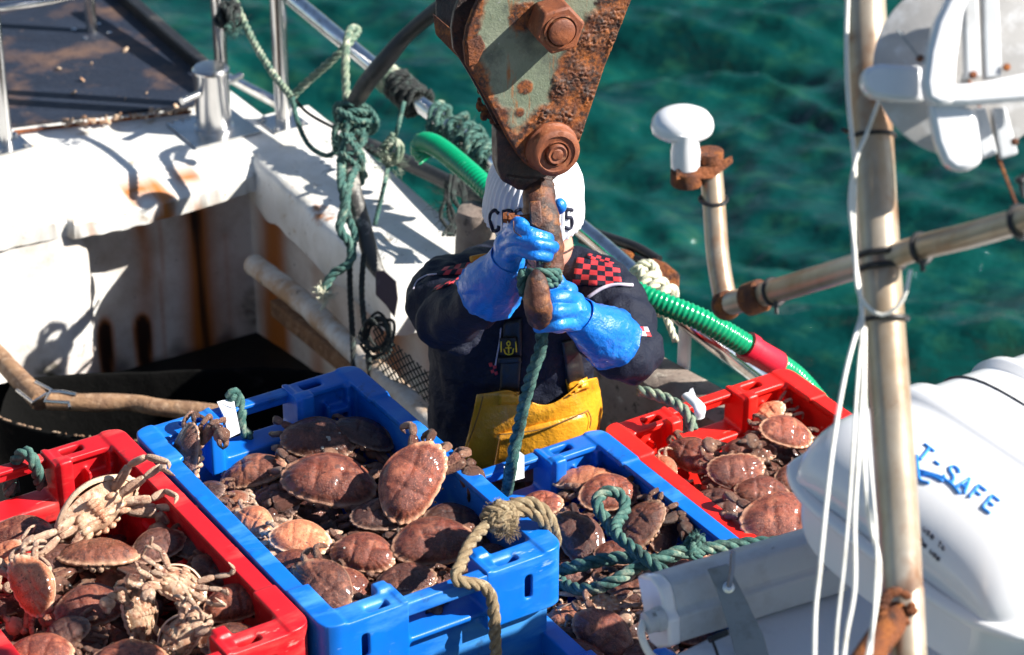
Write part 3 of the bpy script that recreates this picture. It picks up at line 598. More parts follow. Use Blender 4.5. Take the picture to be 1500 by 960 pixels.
# rusty clamp beyond the rail
cl = tag(empty('rail_clamp', Wd(960, 385, 6.3)), 'dark iron bracket arms ending in a rusty block beyond the rail', 'bracket')
mb = MB(); mb.tube(smoothpath(PX([(840, 330, 6.5), (880, 345, 6.45), (930, 362, 6.35), (965, 382, 6.3)])), .013, 12); mb.tube(smoothpath(PX([(850, 350, 6.45), (900, 368, 6.4), (945, 385, 6.3), (960, 400, 6.28)])), .011, 12); kid(mb, 'arm', 'black', cl)
mb = MB(); mb.tube(smoothpath(PX([(905, 372, 6.36), (925, 378, 6.34), (930, 395, 6.32)])), .015, 12); mb.prism(PX([(955, 378, 6.28), (975, 385, 6.28), (996, 402, 6.28), (994, 432, 6.28), (978, 436, 6.28), (974, 410, 6.28), (955, 398, 6.28)]), FW*.04); mb.lathe(Wd(960, 405, 6.27), [(.02, 0), (.02, .03)], FW*-1, 6); kid(mb, 'rusty_block', 'rust', cl, bevel=.004)
# black net
mb = MB(); c00, c10, c01, c11 = Wd(545, 472, 6.3), Wd(628, 545, 6.15), Wd(560, 590, 6.28), Wd(632, 650, 6.12)
def bil(s, t): return c00.lerp(c10, s).lerp(c01.lerp(c11, s), t)+FW*(.012*math.sin(s*7+t*5))
N = 9
for k in range(-N, N+1):
    for sg in (1, -1):
        P = []
        for i in range(25):
            s = i/24; t = (s*sg*1.0)+k/N*1.0+(0 if sg > 0 else 1)
            if 0 <= t <= 1: P.append(bil(s, t))
        if len(P) > 2: mb.tube(P, .0022, 5)
mb2 = mb; tangle(mb, Wd(552, 492, 6.3), .035, 6, .004, 41, (1, 1, 1.2)); o = mb.build('fishing_net', 'roped', sharp=0); tag(o, 'black diamond mesh net hanging inside the bulwark beside the person', 'net')
# ================================================================ CRATES
def crate_body():
    mb = MB(); b = mb.box; X, Y = .40, .2525
    b((-.365, -.232, -.30), (.365, .232, -.288))
    for s in (-1, 1):
        y0, y1 = sorted((s*.220, s*.234)); b((-.368, y0, -.30), (.368, y1, -.004))           # long wall
        y0, y1 = sorted((s*.216, s*Y)); b((-.395, y0, -.012), (.395, y1, 0))                  # flat rim
        y0, y1 = sorted((s*.244, s*Y)); b((-.392, y0, -.052), (.392, y1, 0))                  # hanging lip
        for x in (-.26, -.13, 0, .13, .26):
            y0, y1 = sorted((s*.230, s*.248)); b((x-.006, y0, -.20), (x+.006, y1, -.004))
        y0, y1 = sorted((s*.212, s*.222)); b((-.24, y0, -.30), (.24, y1, -.12))
        x0, x1 = sorted((s*.356, s*.368)); b((x0, -.232, -.30), (x1, .232, -.085))            # end wall, low part
        x0, x1 = sorted((s*.330, s*.398)); b((x0, -.090, -.092), (x1, .090, -.080))           # ledge under the hand hole
        x0, x1 = sorted((s*.330, s*.342)); b((x0, -.09, -.12), (x1, .09, -.080))
        for t in (-1, 1):
            q = lambda ya, yb: sorted((t*ya, t*yb))
            y0, y1 = q(.085, .232); b((x0*0+min(s*.356, s*.368), y0, -.30), (max(s*.356, s*.368), y1, -.004))
            # top flange of the corner box with a pocket left open
            for (xa, xb, ya, yb) in ((.345, .362, .085, Y), (.386, X, .085, Y), (.345, X, .085, .112), (.345, X, .160, Y)):
                xx = sorted((s*xa, s*xb)); yy = q(ya, yb); b((xx[0], yy[0], -.012), (xx[1], yy[1], .001))
            # skirt of the corner box, with a slot
            for (ya, yb, za, zb) in ((.085, .165, -.125, 0), (.180, Y, -.125, 0), (.16, .185, -.035, 0), (.16, .185, -.125, -.085)):
                xx = sorted((s*.390, s*X)); yy = q(ya, yb); b((xx[0], yy[0], za), (xx[1], yy[1], zb))
            yy = q(.244, Y); xx = sorted((s*.30, s*X)); b((xx[0], yy[0], -.125), (xx[1], yy[1], 0))
            yy = q(.082, .094); xx = sorted((s*.330, s*X)); b((xx[0], yy[0], -.125), (xx[1], yy[1], .004))
            yy = q(.090, .118); xx = sorted((s*.322, s*.350)); b((xx[0], yy[0], -.11), (xx[1], yy[1], .010))   # stacking lugs
            yy = q(.20, .232); xx = sorted((s*.335, s*.368)); b((xx[0], yy[0], -.30), (xx[1], yy[1], -.004))
            yy = q(.150, .206); xx = sorted((s*.33, s*.36)); b((xx[0], yy[0], -.062), (xx[1], yy[1], -.050))     # moulded pocket inside
            yy = q(.150, .158); b((xx[0], yy[0], -.085), (xx[1], yy[1], -.035)); yy = q(.198, .206); b((xx[0], yy[0], -.085), (xx[1], yy[1], -.035))
            yy = q(.208, Y+.001); xx = sorted((s*.255, s*X)); b((xx[0], yy[0], -.008), (xx[1], yy[1], .005))     # raised rim corner
        for k in range(9):
            x = -.22+.055*k; y0, y1 = sorted((s*.236, s*.2535)); b((x-.004, y0, -.004), (x+.004, y1, .002)) if k % 4 == 2 else None
    o = mb.build('body', 'blue', smooth=False)
    # round off the vertical corners
    for v in o.data.vertices:
        x, y = v.co.x, v.co.y
    return baked(o, [('REMESH', dict(mode='VOXEL', voxel_size=.0036)), ('SMOOTH', dict(factor=.5, iterations=3))])
CB = crate_body()
def roundcorner(me, R=.035):
    X, Y = .40, .2525
    for v in me.vertices:
        ax, ay = abs(v.co.x), abs(v.co.y)
        if ax > X-R and ay > Y-R:
            dx, dy = ax-(X-R), ay-(Y-R); m = max(dx, dy); h = math.hypot(dx, dy)
            if h > 1e-6:
                k = m/h; k = k+(1-k)*.15
                v.co.x = math.copysign(X-R+dx*k, v.co.x); v.co.y = math.copysign(Y-R+dy*k, v.co.y)
    me.update()
roundcorner(CB.data)
hb = MB(); hb.box((.380, -.09, -.030), (.3995, .09, -.002)); hb.box((.372, -.09, -.010), (.3995, .09, -.001))
CH = baked(hb.build('handle', 'blue', smooth=False), [('REMESH', dict(mode='VOXEL', voxel_size=.003)), ('SMOOTH', dict(factor=.5, iterations=3))])
CRATES = {}
def crate(key, u, v, z, m, label, rot=0):
    t = tag(empty('fish_crate', B(u+.4, v, z-.30), Euler((0, 0, AX+rot))), label, 'crate', 'crates of crabs on the deck'); CRATES[key] = (t, u+.4, v, z)
    b = CB.copy() if CRATES.__len__() > 1 else CB
    if b is not CB: link(b)
    b.location = (0, 0, .30); b.parent = t; b.material_slots[0].link = 'OBJECT'; b.material_slots[0].material = M[m]
    for s in (0, 1):
        h = CH.copy(); link(h); h.parent = t; h.location = (0, 0, .30); h.rotation_euler = (0, 0, math.pi*s)
        h.material_slots[0].link = 'OBJECT'; h.material_slots[0].material = M[m]
    return t
crate('b1', -.040, -.614, 1.20, 'blue', 'bright blue crate of crabs in the middle foreground with tan rope knotted on its rim')
crate('r1', -.070, -1.128, 1.198, 'red', 'deep red crate of crabs in the lower left corner of the picture', .006)
crate('b2', .172, -.138, 1.0, 'blue', 'blue crate of crabs with green rope across it, between middle blue and bright red crates')
crate('r2', .106, .412, .95, 'brightred', 'bright red crate of crabs on the right, partly hidden by the white canister', -.004)
bpy.data.objects.remove(CH)

# ================================================================ CRABS
def shell_mesh(seed, mname, belly=False):
    rg = random.Random(seed); so = rg.uniform(0, 100); NT = 88; NR = 18; wave = rg.uniform(.9, 1.15)
    def outline(th):
        c, s = math.cos(th), math.sin(th)
        x = .5*math.copysign(abs(c)**.86, c); y = math.copysign(abs(s)**(.95 if s > 0 else .82), s)*(.37 if s > 0 else .285)
        x *= 1-.34*max(0, s)**1.6                         # narrower to the rear (+y)
        sc_ = 1
        if s < .35: sc_ = 1+.052*(abs(math.sin(th*11.5))-.5)*min(1, (.35-s)*3)   # pie crust edge
        return x*sc_, y*sc_
    mb = MB(); pale = []; vs = []; fs = []
    H = rg.uniform(.13, .18)
    for r in range(NR+1):
        rho = (r/NR)**.8
        for k in range(NT):
            th = 2*math.pi*k/NT; x, y = outline(th); X, Y = x*rho, y*rho
            z = H*max(0, 1-(rho/.93)**2.7)**.74 if rho < .93 else 0
            z += .022*(1-rho) if rho > .80 else .0044
            n = noise.noise(Vector((X*5+so, Y*5, 0)))*.020+noise.noise(Vector((X*13+so, Y*13, 3)))*.005
            reg = -.018*math.exp(-((abs(X)-.13-.1*Y)/.028)**2)*(1-rho)*1.6 - .013*math.exp(-((Y-.07-.5*X*X)/.025)**2)
            z += (n+reg)*min(1, (1-rho)*5+.1)
            if rho > .9: z += .013*abs(math.sin(th*11.5))*min(1, (rho-.9)*20)*(math.sin(th) < .35)
            vs.append((X, Y, z)); pale.append(max(0, (rho-.86)*8)*(.55+.45*abs(math.sin(th*11.5))) if math.sin(th) < .5 else max(0, (rho-.95)*8)*.5)
    # lip under the edge
    for (rho, z, p) in ((1.005, -.018, .9), (.97, -.036, .9), (.90, -.045, .8)):
        for k in range(NT):
            th = 2*math.pi*k/NT; x, y = outline(th); vs.append((x*rho, y*rho, z)); pale.append(p)
    for r in range(NR+3):
        for k in range(NT):
            k2 = (k+1) % NT; fs.append((r*NT+k, (r+1)*NT+k, (r+1)*NT+k2, r*NT+k2))
    mb.add(vs, fs); mb.attr = {'pale': pale}
    rg2 = random.Random(seed+9)
    return mb.mesh('carapace', mname)
def under_mesh(seed):
    mb = MB(); vs = []; fs = []; NT = 40
    prof = [(.92, -.035), (.80, -.075), (.66, -.125), (.50, -.155), (.30, -.165), (0.02, -.168)]
    for (rho, z) in prof:
        for k in range(NT):
            th = 2*math.pi*k/NT; c, s = math.cos(th), math.sin(th)
            vs.append((.48*rho*c, (.31 if s > 0 else .27)*rho*s, z+.010*math.cos(6*th)*(.2 < rho < .85)+.012*noise.noise(Vector((c*3*rho, s*3*rho, seed)))))
    for r in range(len(prof)-1):
        for k in range(NT):
            k2 = (k+1) % NT; fs.append((r*NT+k, (r+1)*NT+k, (r+1)*NT+k2, r*NT+k2))
    mb.add(vs, fs)
    for i in range(6):                                    # folded tail flap, segment by segment
        w = .13-.015*i; y = .25-.062*i; mb.ell((0, y, -.163), w*.6, .038, .020, seg=12, rings=6)
    for s in (-1, 1):                                     # leg sockets and mouth plates
        for i in range(4): mb.ell((s*(.20+.01*i), .14-.09*i, -.145), .07, .036, .035, Euler((0, 0, s*-.3)).to_matrix(), 10, 6)
        mb.ell((s*.045, -.25, -.075), .045, .03, .055, seg=10, rings=8); mb.ell((s*.12, -.235, -.06), .05, .03, .035, seg=10, rings=8)
    return mb.mesh('underside', 'belly')
def eye_mesh(s):
    mb = MB(); mb.ell((s*.085, -.315, -.006), .014, .014, .018, seg=8, rings=6); return mb.mesh('eye', 'eye')
def seg(mb, a, b, r0, r1, flat=.7, belly=.15, sides=9):
    a = Vector(a); b = Vector(b); P = [a.lerp(b, t) for t in (0, .12, .4, .75, .95, 1)]
    R = [r0*.65, r0*.95, r0*(1+belly), (r0*.4+r1*.6)*(1+belly), r1, r1*.6]; mb.tube(P, R, sides, flat=flat); return
def leg_mesh(s, i, pose, rg):
    mb = MB(); y0 = .15-.10*i; base = Vector((s*.25, y0, -.11)); j = lambda a=.03: rg.uniform(-a, a)
    if pose == 'tuck':
        k1 = Vector((s*(.52+j()), y0*1.35+.05+j(), -.09+j())); k2 = Vector((s*(.56+j()), y0*1.5+j(.05)-.02, -.22+j())); k3 = Vector((s*(.36+j()), y0+j(.06), -.32+j())); k4 = Vector((s*(.24+j()), y0+j(.06), -.33+j()))
    elif pose == 'semi':
        k1 = Vector((s*(.50+j()), y0*1.9+j(), -.08+j(.05))); k2 = Vector((s*(.62+j()), y0*2.2+j(.06), -.16+j(.05))); k3 = Vector((s*(.60+j(.06)), y0*2.3+j(.06)+.08, -.30+j(.05))); k4 = Vector((s*(.52+j()), y0*2.2+j(.08)+.1, -.38+j()))
    else:
        k1 = Vector((s*(.52+j(.05)), y0*2.1+j(.05), -.20+j(.05))); k2 = Vector((s*(.72+j(.06)), y0*2.7+j(.06), -.26+j(.08))); k3 = Vector((s*(.80+j(.08)), y0*3.0+j(.1), -.44+j(.08))); k4 = Vector((s*(.68+j(.12)), y0*3.0+j(.12), -.58+j(.06)))
    seg(mb, base, k1, .054, .048, .6); n1 = len(mb.v); seg(mb, k1, k2, .043, .039, .7); seg(mb, k2, k3, .042, .032, .65); n2 = len(mb.v); seg(mb, k3, k4, .028, .004, .8, 0)
    mb.attr = {'pale': [0.]*n1+[.35]*(n2-n1)+[.2]*(len(mb.v)-n2), 'tip': [0.]*(len(mb.v)-6)+[1.]*6}
    return mb.mesh('leg', 'limb')
def claw_mesh(s, pose, rg):
    mb = MB(); j = lambda a=.02: rg.uniform(-a, a)
    base = Vector((s*.24, -.19, -.10))
    if pose == 'tuck': e = Vector((s*(.50+j()), -.33+j(), -.10+j())); w = Vector((s*(.50+j()), -.50+j(), -.08+j())); t = Vector((s*(.07+j()), -.52+j(), -.11+j()))
    elif pose == 'semi': e = Vector((s*(.50+j()), -.36+j(), -.12+j())); w = Vector((s*(.52+j()), -.50+j(), -.15+j())); t = Vector((s*(.18+j(.06)), -.68+j(.06), -.18+j(.05)))
    else: e = Vector((s*(.48+j()), -.34+j(), -.26+j())); w = Vector((s*(.46+j()), -.46+j(), -.38+j())); t = Vector((s*(.12+j(.08)), -.52+j(.1), -.50+j(.08)))
    seg(mb, base, e, .055, .062, .8); seg(mb, e, w, .058, .055, .9)
    d = (t-w); L = d.length; d.normalize(); up = Vector((0, 0, 1)); up = (up-d*up.dot(d)).normalized(); sd = d.cross(up)
    P = [w+d*L*k for k in (0, .08, .25, .45, .62)]; n0 = len(mb.v)
    mb.tube([p+up*.008*math.sin(i) for i, p in enumerate(P)], [.058, .112, .146, .136, .088], 14, flat=.74)
    n1 = len(mb.v)
    for (o_, bend, r) in ((.052, -.012, .046), (-.052, .02, .052)):
        a = w+d*L*.52+up*o_; b_ = w+d*L*1.0+up*bend*.3; m_ = a.lerp(b_, .5)+up*o_*.55
        Q = smoothpath([a, m_, b_], 4); mb.tube(Q, [r, r*1.0, r*.85, r*.55, r*.12], 9, flat=.8)
    tip = [0.]*n1; 
    for v in mb.v[n1:]:
        f = (Vector(v)-w).dot(d)/L; tip.append(min(1, max(0, (f-.74)*9)))
    mb.attr = {'tip': tip, 'pale': [0.]*n0+[.25]*(len(mb.v)-n0)}
    return mb.mesh('claw', 'limb')
PROTO = {}
EYE = [eye_mesh(-1), eye_mesh(1)]; UNDER = [under_mesh(k) for k in range(3)]
SHELL = {mn: [shell_mesh(11*k+len(mn), mn) for k in range(3)] for mn in ('crab_brown', 'crab_red', 'crab_dark', 'crab_pale')}
LIMBS = {}
for pose in ('tuck', 'semi', 'splay'):
    for var in range(2):
        rg = random.Random(var*7+len(pose)); LIMBS[pose, var] = [claw_mesh(s, pose, rg) for s in (-1, 1)]+[leg_mesh(s, i, pose, rg) for s in (-1, 1) for i in range(4)]
crab_n = [0]
def crab(loc, w, R, mname, pose, label, group, full=True):
    k = crab_n[0]; crab_n[0] += 1
    t = tag(empty('crab', loc), label, 'crab', group); t.rotation_euler = R.to_euler(); t.scale = (w, w, w)
    def ad(nm, me):
        o = bpy.data.objects.new(nm, me); link(o); o.parent = t; return o
    c = ad('carapace', SHELL[mname][k % 3]); c.scale = (1, 1, 1+.15*math.sin(k*1.7))
    ad('underside', UNDER[k % 3])
    if full: ad('eye', EYE[0]); ad('eye', EYE[1])
    for me in LIMBS[pose, k % 2]:
        o = ad(me.name.split('.')[0], me)
        if not full: o.material_slots[0].link = 'OBJECT'; o.material_slots[0].material = M['limb_shaded']
        if mname == 'crab_pale': o.material_slots[0].link = 'OBJECT'; o.material_slots[0].material = M['limb_pale']
    if label.count('barnacle') and not label.count('pale edged'):
        rg = random.Random(k); vs_ = c.data.vertices; nb = 1 if 'one white' in label else 6
        for q in range(nb):
            i = rg.randrange(88*3, 88*13); v = vs_[i].co; bm_ = MB(); s_ = rg.uniform(.016, .03); bm_.lathe((v.x, v.y, v.z*c.scale.z-.006), [(s_, 0), (s_*.8, s_*.5), (s_*.45, s_*.75), (s_*.3, s_*.5)], Z, 9)
            ad('barnacle', bm_.mesh('barnacle', 'barn'))
    return t
def place(px, py, z, wpx, nx, ny, ang, mname, pose, label, group, flip=False, belly=False):
    """carapace width on screen, shell normal (right, up) as seen, angle of its long axis"""
    z += {1.1: .0}.get(0, 0)+(.03 if group in (G1, G2, G3) else .02); c = Wz(px, py, z); dist = (c-CP).dot(FW); w = .95*wpx/FPX*dist
    nz = math.sqrt(max(.02, 1-nx*nx-ny*ny)); n = (RT*nx+UPV*ny-FW*nz).normalized()
    a = rad(ang); x = RT*math.cos(a)+UPV*math.sin(a); x = (x-n*x.dot(n)).normalized(); y = n.cross(x)
    if flip: x, y = -x, -y
    if belly: n = -n; x = -x
    R = Matrix((x, y, n)).transposed()
    return crab(c, w, R, mname, pose, label, group)
G1 = 'crabs heaped in the middle blue crate'; GR = 'crabs heaped in the left deep red crate'; G2 = 'crabs heaped in the rope crossed blue crate'; G3 = 'crabs heaped in the right bright red crate'
br, rd, dk, pa = 'crab_brown', 'crab_red', 'crab_dark', 'crab_pale'
T = [
# --- middle blue crate
(272, 672, 1.15, 112, -.75, .1, 80, dk, 'semi', 'dark crab standing on edge in the far left corner of the middle blue crate', G1),
(372, 692, 1.10, 104, -.25, .72, 5, br, 'tuck', 'dull brown smooth crab behind the dark one, left under the white tag', G1),
(466, 645, 1.12, 116, .05, .55, -6, br, 'tuck', 'speckled brown crab with white barnacles at the back of the middle blue crate', G1),
(535, 636, 1.12, 96, .3, .7, -20, dk, 'tuck', 'dark shaded crab in the far right corner of the middle blue crate', G1),
(482, 706, 1.13, 150, .05, .62, -14, rd, 'semi', 'wide red brown crab with knobbly left edge, left of the largest crab', G1),
(606, 706, 1.17, 142, .08, .30, 62, rd, 'semi', 'largest red brown crab propped upright with a leg over the blue rim', G1),
(405, 735, 1.09, 84, -.3, .55, -30, dk, 'tuck', 'dark mottled crab under the wide red brown one', G1),
(336, 738, 1.10, 66, -.35, .6, 20, pa, 'tuck', 'small pale crab half in shadow by the left rim of the middle blue crate', G1),
(371, 766, 1.11, 76, -.35, .4, -25, pa, 'tuck', 'small orange crab tilted against the left rim of the middle blue crate', G1),
(440, 790, 1.13, 98, .1, .6, -8, pa, 'semi', 'sunlit pale edged crab left of the barnacled dark dome', G1),
(428, 832, 1.12, 96, -.2, .65, -18, rd, 'tuck', 'orange brown crab with a folded leg near the left rim of the middle blue crate', G1),
(473, 862, 1.15, 120, -.3, .35, -42, br, 'tuck', 'dark brown crab with scalloped edge lowest against the left rim', G1),
(532, 812, 1.12, 104, -.1, .52, -15, rd, 'tuck', 'rounded red brown crab with one white barnacle in the middle blue crate', G1),
(636, 796, 1.13, 134, .1, .60, 14, rd, 'tuck', 'long red brown crab half in shade behind the hanging tan rope', G1),
(595, 850, 1.12, 96, -.1, .7, 8, br, 'semi', 'small pinkish crab nearest the near handle of the middle blue crate', G1),
(520, 862, 1.10, 84, .5, .5, -50, rd, 'semi', 'reddish crab squeezed right of the scalloped crab', G1),
(722, 822, 1.08, 96, .2, .75, -12, dk, 'tuck', 'dark crab in the shaded near right corner of the middle blue crate', G1),
(560, 756, 1.11, 100, .0, .7, 0, dk, 'tuck', 'dark crab in the gap below the largest crab', G1),
(664, 762, 1.11, 96, .2, .7, 10, dk, 'tuck', 'dark crab hidden in shade between the largest crab and the tan rope', G1),
(585, 640, 1.10, 84, .1, .8, -20, dk, 'tuck', 'dark crab by the right wall behind the largest crab', G1),
(300, 725, 1.12, 70, -.4, .6, 10, dk, 'tuck', 'small dark crab between the standing crab and the half shaded pale one', G1),
(640, 850, 1.08, 80, .1, .7, 20, br, 'tuck', 'brown crab in the shade right behind the near handle of the middle blue crate', G1),
# --- left deep red crate
(318, 838, 1.12, 84, .3, .55, -30, br, 'tuck', 'brown crab leaning on the right wall above the orange brown dome', GR),
(95, 930, 1.12, 84, -.2, .5, 30, dk, 'tuck', 'dark crab below the glossy rust red one in the left red crate', GR),
(140, 745, 1.17, 150, .55, -.45, 24, pa, 'splay', 'pale crab rolled on its side with raised legs, topmost in the left red crate', GR, False, True),
(28, 782, 1.12, 110, -.1, .75, -5, br, 'tuck', 'dark brown crab at the left picture edge below the red handle', GR),
(145, 812, 1.13, 128, 0, .94, 4, br, 'semi', 'crab seen edge on with a toothed rim below the rolled pale crab', GR),
(45, 858, 1.15, 104, -.15, .15, -60, pa, 'semi', 'pale scalloped crab facing the viewer with a red lit claw, left red crate', GR),
(5, 815, 1.13, 70, -.4, .5, 40, pa, 'splay', 'bent legged crab cut by the left picture edge', GR),
(132, 890, 1.13, 110, .05, .45, 12, rd, 'semi', 'glossy rust red crab right of the pale scalloped one', GR),
(202, 898, 1.13, 96, .62, -.1, -68, pa, 'semi', 'crab on edge with cream underside left of the upturned crab', GR, False, True),
(262, 858, 1.17, 92, .2, .4, -25, pa, 'splay', 'upturned cream crab with open legs in the middle of the left red crate', GR, False, True),
(232, 800, 1.13, 90, .1, .6, 35, dk, 'semi', 'dark crab in shade behind the upturned cream crab', GR),
(292, 800, 1.12, 96, -.1, .7, -20, dk, 'tuck', 'dark crab against the right wall of the left red crate', GR),
(342, 886, 1.13, 96, .1, .5, 20, rd, 'tuck', 'orange brown domed crab by the near right corner of the left red crate', GR),
(264, 936, 1.14, 96, -.3, .1, 50, pa, 'semi', 'cream and tan crab tilted away below the upturned crab', GR, False, True),
(344, 944, 1.13, 112, .1, .68, -4, br, 'semi', 'brown crab with curled pale legs at the bottom of the left red crate', GR),
(58, 956, 1.13, 110, -.1, .75, -8, rd, 'tuck', 'reddish crab cut by the bottom picture edge, leftmost of the bottom row', GR),
(190, 966, 1.14, 120, 0, .8, 2, rd, 'tuck', 'reddish crab cut by the bottom picture edge, middle of the bottom row', GR),
(88, 822, 1.12, 84, 0, .6, 20, dk, 'semi', 'dark crab wedged above the rust red one in the left red crate', GR),
# --- rope crossed blue crate
(858, 702, .93, 104, -.1, .93, -12, pa, 'splay', 'crab tipped back showing a pale brown edge, far end of the rope crossed blue crate', G2),
(892, 724, .94, 98, .15, .50, 14, rd, 'semi', 'glossy purple red crab above the rope loop', G2),
(790, 740, .92, 76, -.2, .65, 0, rd, 'tuck', 'reddish crab just right of the tan rope knot', G2),
(848, 790, .93, 104, -.1, .35, -55, br, 'tuck', 'broad dark crab left of the rope loop', G2),
(938, 772, .94, 100, -.45, .4, 52, br, 'tuck', 'mottled crab tilted up against the rope loop, right side', G2),
(972, 775, .92, 96, .5, .5, 60, dk, 'tuck', 'dark crab leaning on the right wall of the rope crossed blue crate', G2),
(905, 812, .92, 76, .1, .7, 5, rd, 'semi', 'small red crab under the crossing ropes', G2),
(940, 862, .95, 112, .05, .62, -16, br, 'tuck', 'large dark domed crab right below the crossing ropes', G2),
(884, 932, .95, 110, .0, .35, -42, rd, 'semi', 'purple brown shiny crab at the bottom beside the grey lamp housing', G2),
(828, 902, .93, 64, -.2, .7, 15, pa, 'semi', 'small crab with a pale edge right of the near corner of the middle blue crate', G2),
(936, 916, .91, 72, .2, .5, 20, dk, 'semi', 'dark crab with a purple claw tucked left of the lamp housing', G2),
(1016, 842, .95, 90, .3, .45, 40, rd, 'semi', 'red brown crab between the rope end and the lamp housing', G2),
(885, 892, .92, 84, -.1, .5, 10, pa, 'splay', 'upturned crab with pale belly plates below the crossing ropes', G2, False, True),
(830, 842, .88, 84, 0, .7, 0, dk, 'tuck', 'dark crab in the shade left of the crossing ropes', G2),
(985, 835, .88, 84, 0, .7, 0, dk, 'tuck', 'dark crab beneath the long green rope', G2),
(850, 960, .93, 84, -.1, .6, -30, rd, 'semi', 'reddish crab cut by the bottom picture edge, right of the blue crate body', G2),
(950, 965, .93, 90, .1, .6, 20, rd, 'semi', 'reddish crab at the bottom edge nearly hidden by the lamp housing', G2),
# --- right bright red crate
(1012, 668, .90, 84, -.35, .35, -28, rd, 'semi', 'orange brown crab with a pale front edge, left one of the right red crate', G3),
(1078, 688, .92, 92, .1, .42, 8, rd, 'tuck', 'crab facing the viewer with claws folded, middle of the right red crate', G3, True),
(1152, 634, .91, 86, .2, .55, -12, rd, 'tuck', 'smooth red brown crab highest in the far right of the right red crate', G3),
(1098, 660, .87, 84, .0, .75, -5, br, 'tuck', 'brown crab behind the one facing the viewer', G3),
(1138, 664, .85, 84, .1, .7, -10, dk, 'tuck', 'dark crab in shadow under the highest crab of the right red crate', G3),
(1150, 765, .93, 140, .05, .45, -2, rd, 'semi', 'wide scalloped crab lowest in the right red crate, above the green rope', G3),
(1118, 724, .89, 92, .1, .55, -10, rd, 'tuck', 'rust coloured crab just behind the wide scalloped crab', G3),
(1052, 742, .90, 92, -.15, .6, -25, br, 'tuck', 'dark red crab beside the blue rim in the right red crate', G3),
(972, 690, .89, 60, -.5, .3, -50, pa, 'tuck', 'small orange crab peeping beside the left wall of the right red crate', G3),
(1172, 700, .87, 84, .1, .7, 15, br, 'semi', 'brown crab with pale leg joints at the edge of the white canister', G3),
(1150, 822, .90, 96, .1, .7, -5, rd, 'tuck', 'red crab under the green rope in front of the white canister', G3),
(1125, 608, .88, 60, -.3, .5, 40, pa, 'splay', 'small pale crab showing a white claw by the far handle of the right red crate', G3),
]
for q_, e in enumerate(T):
    (px, py, z, w, nx, ny, ang, mn, pose, lb, g) = e[:11]; pose = 'semi' if (pose == 'tuck' and q_ % 3 != 1) else pose; fl = e[11] if len(e) > 11 else False; bl = e[12] if len(e) > 12 else False
    place(px, py, z, w, nx, ny, ang, mn, pose, lb, g, fl, bl)
# crabs lower in the heaps, mostly buried
rg = random.Random(21)
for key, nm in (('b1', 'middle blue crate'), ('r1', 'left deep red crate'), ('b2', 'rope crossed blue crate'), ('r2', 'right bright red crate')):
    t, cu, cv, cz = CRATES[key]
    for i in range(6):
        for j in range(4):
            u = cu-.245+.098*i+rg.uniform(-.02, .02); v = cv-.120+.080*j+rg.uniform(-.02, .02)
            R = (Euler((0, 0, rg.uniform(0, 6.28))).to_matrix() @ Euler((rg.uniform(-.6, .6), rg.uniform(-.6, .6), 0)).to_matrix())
            crab(B(u, v, cz-.165+rg.uniform(-.015, .015)), rg.uniform(.12, .145), R, rg.choice([dk, dk, dk, br]), rg.choice(['tuck', 'semi']), 'crab mostly buried under others in the '+nm, 'buried crabs in the '+nm, False)  # mostly dark shells and legs: shade of the gaps put into colour
# barnacles
def barn(lst):
    for (px, py, z, r) in lst: pass
# ================================================================ ROPES AND TAGS AT THE CRATES
def RZ(lst): return [Wz(x, y, z) for x, y, z in lst]
rope('rope', RZ([(366, 640, 1.12), (352, 626, 1.15), (352, 600, 1.19), (347, 580, 1.215), (340, 576, 1.23), (338, 590, 1.20), (340, 615, 1.12)]), .0125, 'ropeg', 'short green rope loop through the far handle of the middle blue crate', seed=31)
mb = MB(); c = RZ([(318, 590, 1.215), (342, 583, 1.215), (345, 600, 1.21), (352, 634, 1.155), (336, 642, 1.15), (328, 610, 1.205)]); mb.prism(c, Vector((0, .001, .0012))); o = mb.build('paper_tag', 'tag', smooth=False); tag(o, 'white paper tag folded over the far rim of the middle blue crate', 'tag')
rope('rope', RZ([(12, 725, 1.12), (18, 690, 1.17), (28, 668, 1.215), (42, 664, 1.225), (52, 684, 1.20), (60, 712, 1.14)]), .0125, 'ropeg', 'green rope loop over the handle of the left deep red crate', seed=32)
rope('rope', RZ([(30, 668, 1.21), (20, 690, 1.16), (22, 720, 1.10)]), .010, 'ropeg', 'green rope end inside the left deep red crate handle', seed=36)
rope('rope', PX([(935, 572, 5.62), (965, 580, 5.60), (990, 592, 5.58), (1008, 608, 5.56), (1014, 630, 5.56)]), .0125, 'ropep', 'pale green rope going over the far rim of the right red crate', seed=33)
mb = MB(); a, b = PX([(1006, 588, 5.62), (1024, 600, 5.56)]); mb.tube(smoothpath([a+Z*.014, b+Z*.006, b-Z*.02]), .0135, 14, flat=.6); mb.prism([a+Z*.012, a+Z*.03+RT*.006, a+Z*.034+RT*.012, a+Z*.012+RT*.02], Vector((0, .001, 0))); o = mb.build('paper_tag', 'tag'); tag(o, 'curled white label on the far rim of the right red crate', 'tag')
mb = MB(); c = RZ([(738, 685, 1.015), (758, 660, 1.03), (768, 668, 1.025), (768, 700, 1.0), (748, 706, 1.0)]); mb.prism(c, Vector((0, .001, .001))); o = mb.build('paper_tag', 'tag', smooth=False); tag(o, 'white tag behind the taut green rope on the far rim of the rope crossed crate', 'tag')
